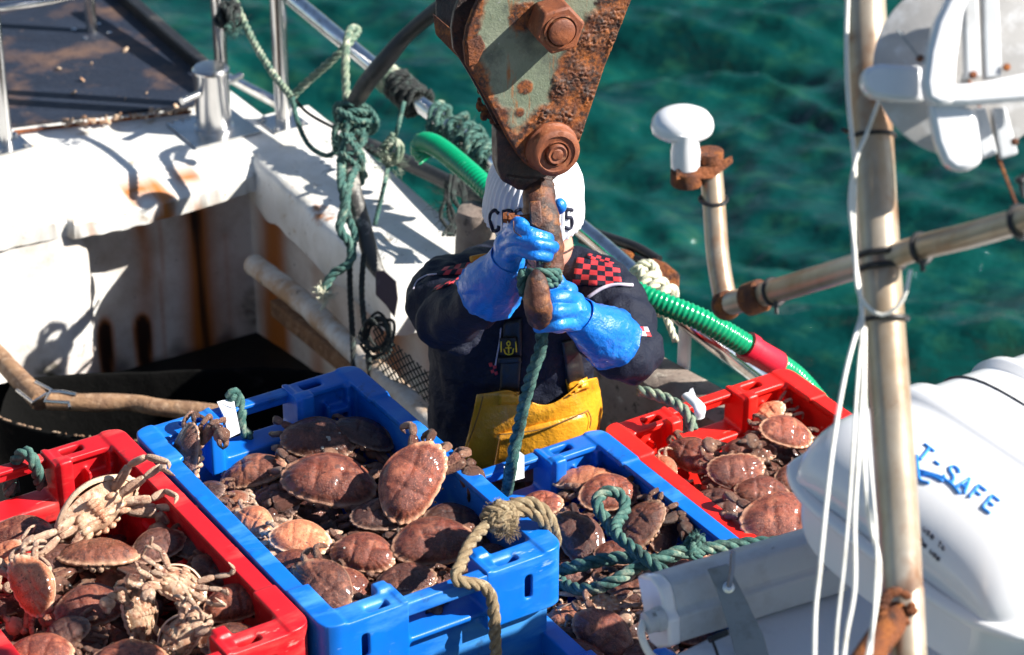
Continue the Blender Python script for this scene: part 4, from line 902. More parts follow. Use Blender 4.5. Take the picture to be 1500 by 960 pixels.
# tan rope over the near right corner of the middle blue crate
rope('rope', RZ([(742, 755, 1.235), (715, 768, 1.235), (690, 795, 1.235), (676, 825, 1.23), (669, 850, 1.218)])+[B(.770, -.535, 1.17), B(.785, -.53, 1.05), B(.79, -.53, .80)], .0115, 'ropeb', 'tan rope hanging from its knot down the near end of the middle blue crate', seed=34)
rope('rope', RZ([(728, 752, 1.24), (748, 742, 1.25), (775, 737, 1.25), (798, 750, 1.235), (808, 770, 1.20), (814, 795, 1.12)]), .0125, 'ropeb', 'tan rope draped over the right rim of the middle blue crate', seed=35)
rope('rope', RZ([(728, 758, 1.232), (750, 752, 1.24), (775, 750, 1.238), (796, 764, 1.22), (803, 785, 1.17)]), .0115, 'ropeb', 'second tan strand beside the draped one on the right blue rim', seed=37)
mb = MB(); k0 = Wz(733, 758, 1.24); tangle(mb, k0, .020, 5, .010, 51, (1, 1, .8)); fuzz(mb, k0, .026, 420, .018, 52, .0005); fuzz(mb, Wz(742, 775, 1.225), .015, 220, .018, 53, .0005)
o = mb.build('rope_knot', 'ropeb', sharp=0); tag(o, 'frayed tan rope knot on the near right corner of the middle blue crate', 'knot')
# green ropes crossing the second blue crate
gz = 1.0
rope('rope', RZ([(898, 782, 1.01), (888, 762, 1.03), (876, 745, 1.05), (878, 727, 1.06), (897, 720, 1.06), (914, 732, 1.05), (914, 752, 1.04), (903, 768, 1.05), (905, 785, 1.06), (930, 805, 1.06), (958, 828, 1.055), (985, 845, 1.045), (1018, 868, 1.03)]), .0125, 'ropeg', 'green rope with an upright loop lying on the crabs, running to the lamp housing', seed=41)
rope('rope', RZ([(818, 836, .97), (850, 828, 1.0), (885, 820, 1.01), (920, 817, 1.02), (960, 822, 1.03), (1000, 810, 1.05), (1050, 802, 1.05), (1100, 797, 1.05), (1150, 796, 1.05), (1205, 806, 1.04)]), .0135, 'ropeg', 'thick green rope crossing both right crates towards the white canister', seed=42)
rope('rope', RZ([(818, 850, .97), (840, 862, .99), (872, 862, 1.01), (905, 848, 1.03), (935, 830, 1.04), (965, 820, 1.05), (1000, 806, 1.055), (1030, 806, 1.05)]), .0125, 'ropeg', 'green rope strand bending under the crossing, left half of the blue crate', seed=43)
mb = MB(); k0 = Wz(1019, 803, 1.055); rope_mb([k0-Z*.01, k0+Z*.012, k0+Z*.03], .011, mb); tangle(mb, k0, .014, 2, .008, 3); fuzz(mb, k0+Z*.025, .012, 40, .012, 7); o = mb.build('rope_knot', 'ropeg', sharp=0); tag(o, 'stubby green rope end tucked through the long rope', 'knot')
# ================================================================ PERSON
def W3(l): return [Wd(x, y, d) for x, y, d in l]
hc = Wd(783, 300, 5.30)
mb = MB()
# pelvis, legs and trunk of the body, one surface
def ringloft(mb, secs, seg=28, pw=.85):
    vs = []; fs = []
    for (cx, cy, cz, a, b) in secs:
        for k in range(seg):
            th = 2*math.pi*k/seg; c, s = math.cos(th), math.sin(th)
            vs.append((cx+a*math.copysign(abs(c)**pw, c), cy+b*math.copysign(abs(s)**pw, s), cz))
    n = len(secs)
    for i in range(n-1):
        for k in range(seg): k2 = (k+1) % seg; fs.append((i*seg+k, i*seg+k2, (i+1)*seg+k2, (i+1)*seg+k))
    fs.append(tuple(range(seg))[::-1]); fs.append(tuple((n-1)*seg+k for k in range(seg))); mb.add(vs, fs)
TY = .10; TX = .012
body = MB()
for s in (-1, 1): body.tube([(TX+s*.09, TY, .85), (TX+s*.11, TY-.01, .5), (TX+s*.13, TY, .1), (TX+s*.13, TY-.02, .03)], [.085, .065, .045, .05], 14); body.ell((TX+s*.13, TY-.07, .04), .045, .12, .04)
ringloft(body, [(TX, TY, .80, .12, .09), (TX, TY, .92, .15, .10), (TX, TY, 1.10, .14, .10), (TX+.01, TY-.02, 1.27, .15, .09), (TX+.015, TY-.04, 1.33, .10, .07)])
body.tube([(TX+.02, TY-.04, 1.28), hc+Vector((0, .05, -.11)), hc+Vector((0, .02, -.02))], [.075, .072, .07], 16)
body.ell(hc+Vector((0.002, 0, .0)), .089, .100, .112, Euler((rad(5), 0, 0)).to_matrix(), 28, 20)
fr = Euler((rad(6), 0, 0)).to_matrix()               # head bowed towards the hook
def hp(x, y, z): return hc+fr @ Vector((x, y, z))
body.ell(hp(.002, -.030, -.080), .079, .070, .062, fr, 20, 14)          # jaw
body.ell(hp(0, -.095, -.030), .012, .020, .026, fr, 12, 10)          # nose
for s in (-1, 1):
    body.ell(hp(s*.078, .005, -.02), .012, .022, .034, fr, 12, 10)   # ears
    body.ell(hp(s*.035, -.085, -.035), .024, .016, .018, fr, 12, 10) # cheeks
    body.ell(hp(s*.033, -.088, .012), .026, .012, .010, fr, 12, 8)   # brow
body.ell(hp(0, -.092, -.072), .024, .010, .006, fr, 12, 8)
S1, E1, W1_ = W3([(668, 432, 5.44), (668, 462, 5.24), (722, 425, 5.12)])
S2, E2, W2_ = W3([(885, 425, 5.42), (922, 528, 5.27), (868, 490, 5.12)])
for S_, E_, W_ in ((S1, E1, W1_), (S2, E2, W2_)): body.tube([Vector((TX, TY-.04, 1.27)), S_, E_, W_], [.06, .055, .04, .03], 14)
person = body.build('person', 'skin', sharp=0)
person = baked(person, [('REMESH', dict(mode='VOXEL', voxel_size=.006)), ('SMOOTH', dict(factor=.5, iterations=4))])
tag(person, 'person in navy jacket, white beanie, blue gloves and yellow bib holding the crane hook', 'person')
def onperson(o): o.parent = person; return o
for s in (-1, 1):
    mb = MB(); mb.ell(hp(s*.032, -.098, -.004), .010, .006, .007, fr, 10, 8); onperson(mb.build('eye', 'eye'))
# jacket
jb = MB()
ringloft(jb, [(TX-.01, TY, .86, .185, .125), (TX-.012, TY, 1.0, .182, .13), (TX-.008, TY-.005, 1.12, .182, .13), (TX, TY-.01, 1.20, .185, .125), (TX+.008, TY-.02, 1.27, .17, .11), (TX+.012, TY-.02, 1.315, .13, .085), (TX+.02, TY-.015, 1.34, .075, .07)], 36)
def sleeve(P, R):
    PS = resample(smoothpath(P, 10), .012); n = len(PS); RR = list(np.interp(np.linspace(0, 1, n), np.linspace(0, 1, len(R)), R))
    RR = [r*(1+.05*math.sin(i*.9+1.3*math.sin(i*.31))*(1 if .25 < i/n < .95 else .3)) for i, r in enumerate(RR)]; jb.tube(PS, RR, 22)
sleeve([Vector((TX-.05, TY-.01, 1.262)), Wd(658, 432, 5.43), Wd(655, 452, 5.32), Wd(668, 462, 5.23), Wd(700, 442, 5.15), Wd(722, 425, 5.12)], [.075, .082, .083, .078, .060, .048, .040])
sleeve([Vector((TX+.08, TY-.01, 1.262)), Wd(880, 432, 5.42), Wd(912, 475, 5.36), Wd(922, 524, 5.27), Wd(895, 510, 5.17), Wd(868, 490, 5.12)], [.075, .078, .073, .069, .058, .048, .040])
jb.tube([Wd(655, 455, 5.34), Wd(665, 475, 5.26)], [.06, .07], 16)
jb.tube(smoothpath([hc+Vector((.055*math.cos(a)*1.2, .05+.05*math.sin(a), -.190+.02*math.sin(a))) for a in np.linspace(-3.6, .5, 10)]), .018, 10)
jk = jb.build('jacket', 'jacket', sharp=0)
dt = bpy.data.textures.new('cloth_folds', 'CLOUDS'); dt.noise_scale = .09; dt.noise_depth = 2
dt3 = bpy.data.textures.new('glove_folds', 'CLOUDS'); dt3.noise_scale = .055; dt3.noise_depth = 1
dt2 = bpy.data.textures.new('fine_folds', 'STUCCI'); dt2.noise_scale = .045; dt2.turbulence = 8
jk = baked(jk, [('REMESH', dict(mode='VOXEL', voxel_size=.005)), ('SMOOTH', dict(factor=.5, iterations=5))]); jk0 = bpy.data.objects.new('base', jk.data.copy())
jk = baked(jk, [ ('DISPLACE', dict(texture=dt, strength=.034, mid_level=.5)), ('DISPLACE', dict(texture=dt2, strength=.009, mid_level=.5)), ('SMOOTH', dict(factor=.5, iterations=2))])
onperson(jk)
def bvh(*obs):
    vs = []; fs = []
    for o in obs:
        k = len(vs); mw = o.matrix_world if o.parent is None else Matrix.Identity(4)
        vs += [v.co.copy() for v in o.data.vertices]; fs += [tuple(i+k for i in p.vertices) for p in o.data.polygons]
    return BVHTree.FromPolygons(vs, fs)
BJ = bvh(jk); BJ0 = bvh(jk0)
def onto(tree, px, py, off, fallback=None):
    d = ray(px, py).normalized(); h = tree.ray_cast(CP, d)
    if h[0] is None: return fallback
    n = h[1] if h[1].dot(d) < 0 else -h[1]
    return h[0]+n*off*.6-d*off*.5
def patch(tree, L, Rr, nu, nv, off, thick=.002):
    """cloth piece between two edge lines, laid on the surface beneath it; solid"""
    G = []; last = None
    Lp = [Vector((x, y, 0)) for x, y in L]; Rp = [Vector((x, y, 0)) for x, y in Rr]
    def at(P, t):
        t *= len(P)-1; i = min(int(t), len(P)-2); return P[i].lerp(P[i+1], t-i)
    for i in range(nv+1):
        a, b = at(Lp, i/nv), at(Rp, i/nv); row = []
        for j in range(nu+1):
            p = a.lerp(b, j/nu); q = onto(tree, p.x, p.y, off)
            if q is None: q = last if last is not None else Wd(p.x, p.y, 5.25)
            if last is not None and (q-last).length > .12: q = Wd(p.x, p.y, (last-CP).dot(FW))
            row.append(q); last = q
        G.append(row); last = row[0]
    return G
def patch_obj(name, G, m, thick=.002, mats2=None, check=None):
    mb = MB(); mb.grid(G, flip=False)
    if check:
        c = len(G[0])-1; mb.m = [check(k//c, k % c) for k in range(len(mb.f))]
    # orientation towards the camera
    p = [Vector(mb.v[i]) for i in mb.f[0]]; n = (p[1]-p[0]).cross(p[2]-p[1])
    if n.dot(CP-p[0]) < 0: mb.f = [f[::-1] for f in mb.f]
    o = mb.build(name, m, sharp=0); s = o.modifiers.new('solid', 'SOLIDIFY'); s.thickness = thick; s.offset = -1; return o
# yellow bib, its pocket, straps and buckle
bibL = [(698, 571), (693, 600), (683, 640), (668, 700), (660, 760)]
bibR = [(868, 548), (878, 580), (882, 620), (884, 670), (885, 740)]
Gb = patch(BJ0, bibL, bibR, 44, 44, .026)
top = lambda s: 571-23*s
c = len(Gb[0]); nr = len(Gb)
# scooped neckline: lower the middle of the first rows
for i in range(nr):
    for j in range(c):
        s = j/(c-1); k = math.cos(min(1, abs(s-.58)/.30)*math.pi/2)**1.2 if abs(s-.58) < .30 else 0
        f = (1-i/(nr-1)); a = bibL[0][0]+(bibR[0][0]-bibL[0][0])*s
        if f > 0: Gb[i][j] = Gb[i][j]-Z*(.052*k*f**3)+Vector((0, -.006*math.sin(s*9+i*.3), .0))*.6
bib = patch_obj('bib_overalls', Gb, 'yellow', .004); bib = baked(bib, [('SMOOTH', dict(factor=.5, iterations=14)), ('DISPLACE', dict(texture=dt, strength=.006, mid_level=.5))]); onperson(bib)
BB = bvh(bib)
pk = patch_obj('bib_pocket', patch(BB, [(728, 637), (722, 690), (718, 720)], [(858, 604), (866, 650), (870, 700)], 20, 10, .007), 'yellow', .005); pk.parent = bib
M['stitch'] = mat('brown_stitching', [(.16, .08, .02)], .8)
def line_on(tree, pts, r, m, name, parent, off=.003, n=14):
    P = []
    PS = smoothpath([Vector((x, y, 0)) for x, y in pts], n)
    for p in PS:
        q = onto(tree, p.x, p.y, off)
        if q is not None and (not P or (q-P[-1]).length < .05): P.append(q)
    mb = MB(); mb.tube(P, r, 6); o = mb.build(name, m, sharp=0); o.parent = parent; return o
line_on(BB, [(731, 634), (790, 626), (830, 612), (857, 601)], .0016, 'stitch', 'stitching', bib, .012)
line_on(BB, [(731, 638), (726, 665), (722, 690)], .0014, 'stitch', 'stitching', bib, .012)
line_on(BB, [(708, 580), (700, 610), (690, 640), (680, 668)], .0013, 'stitch', 'stitching', bib, .006)
line_on(BB, [(857, 600), (862, 612), (860, 626)], .0014, 'stitch', 'stitching', bib, .012)
BB2 = bvh(bib, jk0)
for L_, R_, nm in (([(732, 568), (730, 592)], [(760, 566), (760, 592)], 'bib_tab'), ([(828, 556), (832, 578)], [(856, 542), (862, 568)], 'bib_tab')):
    o = patch_obj(nm, patch(BB2, L_, R_, 6, 6, .006), 'yellow', .003); o.parent = bib
for L_, R_ in (([(738, 470), (735, 520), (733, 572)], [(764, 466), (764, 520), (760, 572)]), ([(822, 500), (826, 530), (830, 562)], [(846, 495), (850, 520), (855, 552)])):
    o = patch_obj('shoulder_strap', patch(BJ, L_, R_, 6, 16, .008), 'black', .003); o.parent = bib
mb = MB(); G = patch(BJ, [(730, 522), (731, 532)], [(763, 520), (764, 530)], 6, 3, .016); o = patch_obj('buckle', G, 'black', .008); o.parent = bib
G = patch(BJ, [(731, 494), (732, 518)], [(758, 492), (759, 516)], 8, 8, .014); bg = patch_obj('badge', G, 'black', .002); bg.parent = bib
BG = bvh(bg, jk)
M['badgeyellow'] = mat('yellow_print', [(.75, .55, .02)], .5)
for pts in ([(733, 496), (745, 494), (757, 495)], [(745, 499), (748, 503), (745, 506), (742, 503), (745, 499)], [(745, 506), (745, 517)], [(740, 509), (750, 509)], [(738, 511), (740, 517), (745, 519), (751, 517), (753, 510)], [(756, 500), (757, 515)], [(734, 500), (734, 515)]):
    line_on(BG, pts, .0014, 'badgeyellow', 'anchor_emblem', bg, .004, 6)
# trims on the jacket
def chk(a, b): return lambda i, j: (i//a+j//b) % 2
def trim(L_, R_, nu, nv, a, b, m1='trimred', m2='jacket'):
    o = patch_obj('checked_trim', patch(BJ, L_, R_, nu, nv, .0035), [m1, m2], .0015, check=chk(a, b)); o.parent = jk
trim([(846, 378), (838, 418)], [(906, 388), (912, 420)], 18, 10, 2, 3)
trim([(862, 372), (900, 382)], [(858, 378), (898, 390)], 2, 12, 2, 1)
trim([(652, 392), (640, 404)], [(692, 384), (684, 402)], 10, 4, 2, 2)
trim([(640, 420), (632, 428)], [(684, 402), (680, 410)], 12, 2, 1, 2)
trim([(923, 478), (926, 492)], [(948, 480), (954, 494)], 8, 4, 2, 2, 'trimred', 'trimpale')
trim([(716, 532), (722, 552)], [(726, 530), (730, 548)], 4, 8, 2, 2)
line_on(BJ, [(862, 436), (880, 424), (900, 418), (926, 418)], .004, 'trimpale', 'piping', jk, .002)
line_on(BJ, [(606, 424), (612, 412), (626, 404), (640, 402)], .0018, 'trimpale', 'piping', jk, .002)
line_on(BJ, [(715, 480), (713, 510), (711, 538)], .0018, 'trimpale', 'zip', jk, .003)
line_on(BJ, [(734, 480), (731, 505), (726, 535)], .0016, 'trimpale', 'zip', jk, .003)
mb = MB(); mb.tube(smoothpath(PX([(690, 380, 5.34), (715, 376, 5.36), (740, 380, 5.38)])), .007, 8); onperson(mb.build('yellow_collar_edge', 'yellow'))
# white ribbed beanie
bb = MB(); vs = []; fs = []; NS = 220; rows = []
bc_ = hc+Vector((0, 0, .022)); tilt = Euler((rad(8), rad(3), 0)).to_matrix()
prof = [(-.052, .096), (-.048, .1035), (-.040, .1045), (-.02, .103), (-.01, .101), (.02, .099), (.042, .095), (.062, .087), (.080, .073), (.092, .055), (.100, .035), (.104, .015), (.105, .002)]
pp = [(float(np.interp(t, range(len(prof)), [p[0] for p in prof])), float(np.interp(t, range(len(prof)), [p[1] for p in prof]))) for t in np.linspace(0, len(prof)-1, 50)]
for (h, r) in pp:
    for k in range(NS):
        th = 2*math.pi*k/NS; rib = .0018*math.sin(th*44)*min(1, r/.05); wv = .002*noise.noise(Vector((math.cos(th)*2, math.sin(th)*2, h*15)))
        vs.append(bc_+tilt @ Vector(((r+rib+wv)*math.cos(th), (r+rib+wv)*1.10*math.sin(th), h)))
for i in range(len(pp)-1):
    for k in range(NS): k2 = (k+1) % NS; fs.append((i*NS+k, i*NS+k2, (i+1)*NS+k2, (i+1)*NS+k))
fs.append(tuple((len(pp)-1)*NS+k for k in range(NS))); bb.add(vs, fs)
be = bb.build('beanie', 'beanie', person, sharp=0); s = be.modifiers.new('solid', 'SOLIDIFY'); s.thickness = .004; s.offset = -1
BE = bvh(be)
def letters(tree, strokes, r, m, parent, name='letter', off=.001):
    mb = MB()
    for st in strokes:
        P = []
        for p in smoothpath([Vector((x, y, 0)) for x, y in st], 5):
            q = onto(tree, p.x, p.y, off)
            if q is not None: P.append(q)
        if len(P) > 1: mb.tube(P, r, 7)
    o = mb.build(name, m, sharp=0); o.parent = parent; return o
letters(BE, [[(731, 313), (725, 308), (719, 314), (719, 325), (723, 338), (730, 336), (731, 331)]], .0040, 'navy', be)
letters(BE, [[(738, 310), (738, 335)], [(737, 310), (748, 309), (749, 318), (739, 322)], [(742, 322), (750, 334)]], .0038, 'navy', be)
letters(BE, [[(763, 307), (756, 310), (755, 320), (757, 330), (764, 332), (769, 320), (767, 310), (763, 307)]], .0038, 'navy', be)
letters(BE, [[(839, 308), (830, 307), (829, 318), (836, 319), (838, 327), (834, 335), (827, 333)]], .0038, 'navy', be)
line_on(bvh(person), [(822, 372), (832, 368), (842, 361)], .0025, 'darkrust', 'smudge', person, .0005)

# ---------------------------------------------------------------- gloves
def glove(mbf, label):
    o = mbf.build('glove', 'glove', sharp=0)
    o = baked(o, [('REMESH', dict(mode='VOXEL', voxel_size=.0026)), ('SMOOTH', dict(factor=.5, iterations=4)), ('DISPLACE', dict(texture=dt3, strength=.009, mid_level=.5)), ('SMOOTH', dict(factor=.5, iterations=1))])
    o['label'] = label; return onperson(o)
def hem(mb, c, ax, r):
    ax = ax.normalized(); a = ax.orthogonal().normalized(); b = ax.cross(a); mb.tube([c+(a*math.cos(t)+b*math.sin(t))*r for t in np.linspace(0, 6.28, 33)], .0042, 8, cap=False)
def finger(mb, pts, r0, r1):
    r0 *= 1.0; r1 *= .98
    P = smoothpath(PX(pts), 6); n = len(P)
    R = [r0+(r1-r0)*i/(n-1) for i in range(n)]
    for k in range(n):                                   # swell at the knuckles
        t = k/(n-1); R[k] *= 1+.07*math.cos(t*math.pi*4)
    mb.tube(P, R, 12); mb.ell(P[-1], r1, r1, r1, seg=10, rings=8); mb.ell(P[0], r0, r0, r0, seg=10, rings=8)
def cuff(P, R, par, seed):
    PS = resample(smoothpath(P, 8), .0028); n = len(PS); NN = 72; fr_ = frames(PS); G = []
    for i, (p, t, a, b) in enumerate(fr_):
        f = i/(n-1); r0 = float(np.interp(f, np.linspace(0, 1, len(R)), R)); row = []
        for k in range(NN+1):
            th = 2*math.pi*k/NN; c, s_ = math.cos(th), math.sin(th)
            w = noise.noise(Vector((c*2.2+seed, s_*2.2, f*2.2)))*.10+abs(noise.noise(Vector((c*4+seed, s_*4, f*5))))*-.08+.03*noise.noise(Vector((c*9, s_*9, f*8+seed)))
            rr = r0*(1+w*(.35+.65*f))+(.0022 if f > .965 else 0); row.append(p+a*rr*c+b*rr*s_)
        G.append(row)
    mb = MB(); mb.grid(G); o = mb.build('gauntlet_cuff', 'glove', sharp=0); o.parent = par
    m_ = o.modifiers.new('solid', 'SOLIDIFY'); m_.thickness = .0022; m_.offset = 0; return o
g = MB()
finger(g, [(741, 345, 5.05), (752, 336, 5.00), (775, 341, 4.965), (797, 347, 4.975), (803, 350, 5.0)], .0135, .0115)
finger(g, [(740, 362, 5.04), (755, 352, 4.985), (780, 357, 4.955), (802, 360, 4.965), (811, 363, 4.99)], .0140, .0120)
finger(g, [(741, 380, 5.04), (757, 369, 4.985), (780, 373, 4.96), (797, 375, 4.97), (803, 377, 4.99)], .0135, .0115)
finger(g, [(744, 332, 5.05), (751, 327, 5.01), (764, 328, 4.985), (770, 332, 4.99)], .0125, .0105)
finger(g, [(738, 352, 5.10), (760, 330, 5.13), (795, 312, 5.13), (818, 308, 5.12), (820, 300, 5.115)], .0145, .0120)
g.tube(PX([(746, 340, 5.05), (744, 360, 5.05), (742, 388, 5.06)]), [.022, .030, .028], 16)
P = smoothpath(PX([(748, 364, 5.045), (742, 384, 5.06), (734, 400, 5.085)]), 8)
g.tube(P, [.030, .036, .036, .034], 28, flat=.92)
g1 = glove(g, 'blue glove gripping the hook shank, with the fist above the rope'); cuff(PX([(746, 378, 5.055), (735, 398, 5.085), (726, 412, 5.11), (716, 427, 5.145)]), [.0375, .041, .049, .056, .061, .064], g1, 1)
g = MB()
finger(g, [(838, 424, 5.05), (822, 416, 5.02), (806, 422, 5.0), (795, 432, 5.0)], .0130, .0115)
finger(g, [(846, 440, 5.04), (824, 436, 4.985), (800, 440, 4.98), (786, 446, 5.0)], .0140, .0125)
finger(g, [(848, 456, 5.04), (824, 456, 4.975), (800, 460, 4.975), (784, 464, 5.0)], .0140, .0125)
finger(g, [(846, 472, 5.05), (824, 475, 4.985), (803, 478, 4.985), (788, 480, 5.01)], .0135, .0115)
finger(g, [(836, 430, 5.04), (822, 414, 5.02), (812, 404, 5.01), (806, 408, 5.0)], .0140, .0120)
g.tube(PX([(836, 432, 5.045), (836, 455, 5.035), (836, 480, 5.045)]), [.024, .036, .026], 18)
g.ell(Wd(818, 458, 5.03), .034, .03, .045, None, 20, 14)
P = smoothpath(PX([(836, 454, 5.045), (850, 466, 5.06), (862, 474, 5.075)]), 8)
g.tube(P, [.036, .037, .037, .034], 28, flat=.92)
g2 = glove(g, 'blue glove cupping the hook tip from the right side'); cuff(PX([(846, 462, 5.05), (862, 475, 5.075), (876, 484, 5.10), (896, 498, 5.15)]), [.038, .042, .049, .055, .059, .062], g2, 5)

# ================================================================ CRANE BLOCK AND HOOK
PH = rad(18); nB = Vector((math.sin(PH), -math.cos(PH), 0)); tB = Vector((math.cos(PH), math.sin(PH), 0))
OB = Wd(806, 214, 5.02)
def P2(px, py): q = WP(px, py, OB, nB)-OB; return (q.dot(tB), q.z)
def L3(x, z, n): return OB+tB*x+Z*z+nB*n
blk = tag(empty('crane_block', OB), 'rusty green painted crane block with two big pins hanging over the beanie', 'crane block')
out = [P2(*p) for p in ((930, -12), (925, 2), (905, 52), (886, 100), (866, 160), (846, 218), (838, 236), (822, 247), (803, 252), (783, 250), (768, 240), (757, 226), (744, 205), (727, 172), (708, 138), (690, 108), (683, 97), (680, 66), (684, 42), (693, 18), (708, -12))]
# height field plate face
def inpoly(x, z, P):
    c = False; j = len(P)-1
    for i in range(len(P)):
        if (P[i][1] > z) != (P[j][1] > z) and x < (P[j][0]-P[i][0])*(z-P[i][1])/(P[j][1]-P[i][1])+P[i][0]: c = not c
        j = i
    return c
def edist(x, z, P):
    b = 9
    for i in range(len(P)-1):
        ax, az = P[i]; bx, bz = P[i+1]; dx, dz = bx-ax, bz-az; t = max(0, min(1, ((x-ax)*dx+(z-az)*dz)/(dx*dx+dz*dz))); b = min(b, math.hypot(x-ax-t*dx, z-az-t*dz))
    return b
pin1 = P2(822, 30); pin2 = (0, 0)
mb = MB(); n = len(out); vfront = [L3(x, z, 0) for x, z in out]
mb.prism([L3(x, z, -.014) for x, z in out], nB*.012, 0)
base = mb
me_ = MB(); st = .0022; xs = np.arange(min(p[0] for p in out), max(p[0] for p in out)+st, st); zs = np.arange(min(p[1] for p in out), max(p[1] for p in out)+st, st)
green = [P2(*p) for p in ((716, -12), (704, 40), (712, 60), (704, 84), (716, 100), (722, 122), (733, 140), (742, 162), (750, 182), (758, 188), (768, 170), (788, 158), (800, 148), (806, 128), (812, 100), (822, 80), (832, 62), (846, 50), (858, 30), (872, 8), (876, -12))]
ids = {}; V_ = []; A_r = []; A_c = []; A_d = []
def fld(x, z):
    q = Vector((x*22, z*22, 0)); n1 = noise.noise(q)+.5*noise.noise(q*2.3)+.3*noise.noise(q*5); g_ = (1 if inpoly(x, z, green) else -1)*edist(x, z, green+[green[0]])
    r = -g_/.012+n1*1.3
    for (cx, cy, rr) in ((770, 128, 12), (762, 165, 8), (772, 130, 9)):
        a, b = P2(cx, cy); r = max(r, (rr*.00132-math.hypot(x-a, z-b))/.004+n1*.8)
    a, b = P2(768, 22); r = max(r, (.028-math.hypot(x-a, z-b)*(1 if z > b else .9))/.008+n1*1.2)
    rust = max(0, min(1, r+.3))
    right = P2(830, 100)[0]; cr = max(0, min(1, (noise.noise(q*1.2+Vector((5, 3, 0)))*1.2+.55)))*rust
    crust = cr*(1 if (x-z*.35) > -.045 else .35)
    qw = q*3.3+noise.noise_vector(q*2.1)*1.1; fl_ = 1-abs(noise.noise(qw))*2.2; h = rust*(.0008+.0006*noise.noise(q*9))+crust*(.002+.0055*max(0, fl_)*(.5+.5*noise.noise(q*1.7))+.0035*noise.noise(q*11)+.002*noise.noise(q*25))
    return rust, crust, h
for i, x in enumerate(xs):
    for j, z in enumerate(zs):
        if inpoly(x, z, out):
            rust, crust, h = fld(x, z); e = edist(x, z, out+[out[0]]); k = min(1, e/.004)
            ids[i, j] = len(V_); V_.append(L3(x, z, h*(.3+.7*k)-(1-k)*.004)); A_r.append(rust); A_c.append(min(1, crust*1.0)*(.5+.5*noise.noise(Vector((x*90, z*90, 1))))); A_d.append(max(0, -noise.noise(Vector((x*70, z*70, 8)))*1.6)*crust)
fs = [(ids[i, j], ids[i+1, j], ids[i+1, j+1], ids[i, j+1]) for (i, j) in ids if (i+1, j) in ids and (i, j+1) in ids and (i+1, j+1) in ids]
k0 = me_.add(V_, fs); me_.attr = {'rust': A_r, 'crust': A_c, 'dark': A_d}
kid(me_, 'front_plate', 'plate', blk, sharp=0)
kid(mb, 'plate_edge', 'rust', blk, smooth=False, bevel=.002)
mb = MB(); back = [(x, z) for x, z in out]; mb.prism([L3(x-.002, z+.004, -.088) for x, z in back], nB*.012); kid(mb, 'back_plate', 'darkrust', blk, smooth=False, bevel=.002)
mb = MB(); sp = pin1
mb.lathe(L3(sp[0]-.015, sp[1], -.074), [(.118, 0), (.122, .006), (.108, .014), (.100, .024), (.108, .034), (.122, .042), (.118, .048)], nB, 48); kid(mb, 'sheave', 'darkrust', blk, sharp=50)
# strap folded round the left edge
q0, q1, q2, q3 = P2(640, 18), P2(690, 96), P2(700, 88), P2(650, 12)
mb = MB(); a, b = P2(676, 42), P2(692, 98)
pl = [L3(*P2(664, 8), -.088), L3(*P2(690, 90), -.088), L3(*P2(700, 104), .002), L3(*P2(686, 36), .002)]
mb.prism([Wd(635, 21, 5.10), Wd(640, 53, 5.10), Wd(684, 98, 5.03), Wd(690, 92, 5.02), Wd(686, 64, 5.025)], nB*-.010); kid(mb, 'side_strap', 'rust', blk, bevel=.002)
mb = MB(); mb.prism([L3(*P2(702, 50), .002), L3(*P2(682, 60), .002), L3(*P2(684, 97), .002), L3(*P2(698, 92), .002), L3(*P2(710, 66), .002)], nB*.006); kid(mb, 'side_strap', 'rust', blk, bevel=.003)
mb = MB(); mb.prism([Wd(638, -30, 5.12), Wd(638, 26, 5.12), Wd(684, 70, 5.06), Wd(700, 30, 5.05), Wd(716, -30, 5.05)], FW*.01); kid(mb, 'inner_cheek', 'darkrust', blk, bevel=.003)
# pins
def pin(p, prof, seg, nm):
    mb = MB(); mb.lathe(L3(p[0], p[1], 0), prof, nB, seg); o = kid(mb, nm, 'rust', blk, sharp=40); return o
M['pinrust'] = mat('smooth_rust', [(.27, .080, .03), ((.15, .045, .022), 18, .52, .1), ((.40, .17, .08), 40, .64, .06), ((.02, .01, .01), 55, .68, .04)], .6, bump=[(60, .5), (200, .4)], bumpd=.003)
mb = MB(); pr1 = P2(806, 28); hx = [(math.cos(rad(60*k+10)), math.sin(rad(60*k+10))) for k in range(6)]
mb.prism([L3(pr1[0]+.050*c_, pr1[1]+.050*s_, .0) for c_, s_ in hx], nB*.062); o = kid(mb, 'hex_nut', 'pinrust', blk, bevel=.005)
mb = MB(); cN = L3(pr1[0], pr1[1], .062); mb.lathe(cN, [(.033, -.002), (.034, .004), (.030, .0045), (.0295, .0), (.0265, .0), (.026, .008), (.022, .011), (.005, .0115)], nB, 40); kid(mb, 'pin', 'pinrust', blk, sharp=40)
mb = MB(); mb.lathe(L3(0, 0, .0), [(.052, 0), (.053, .012), (.049, .016), (.049, .034), (.046, .038), (.0375, .040), (.036, .037), (.0255, .036), (.025, .040), (.024, .034), (.021, .033), (.0205, .042), (.018, .045), (.012, .043), (.010, .0455), (.003, .046)], nB, 48)
for i, v in enumerate(mb.v): v = Vector(v); mb.v[i] = tuple(v+v.normalized()*.0012*noise.noise(v*90))
kid(mb, 'pin', 'pinrust', blk, sharp=45)
# clumps of scale hanging at the left edge and bolts
mb = MB(); rg = random.Random(5)
for k in range(26):
    x, y = rg.uniform(700, 732), 0; y = 150+(x-700)*1.3+rg.gauss(0, 8); c = Wd(x+2, y, 5.06); s = rg.uniform(.003, .008); mb.ell(c, s, s, s*1.4, None, 7, 5)
o = kid(mb, 'rust_scale', 'rust', blk)
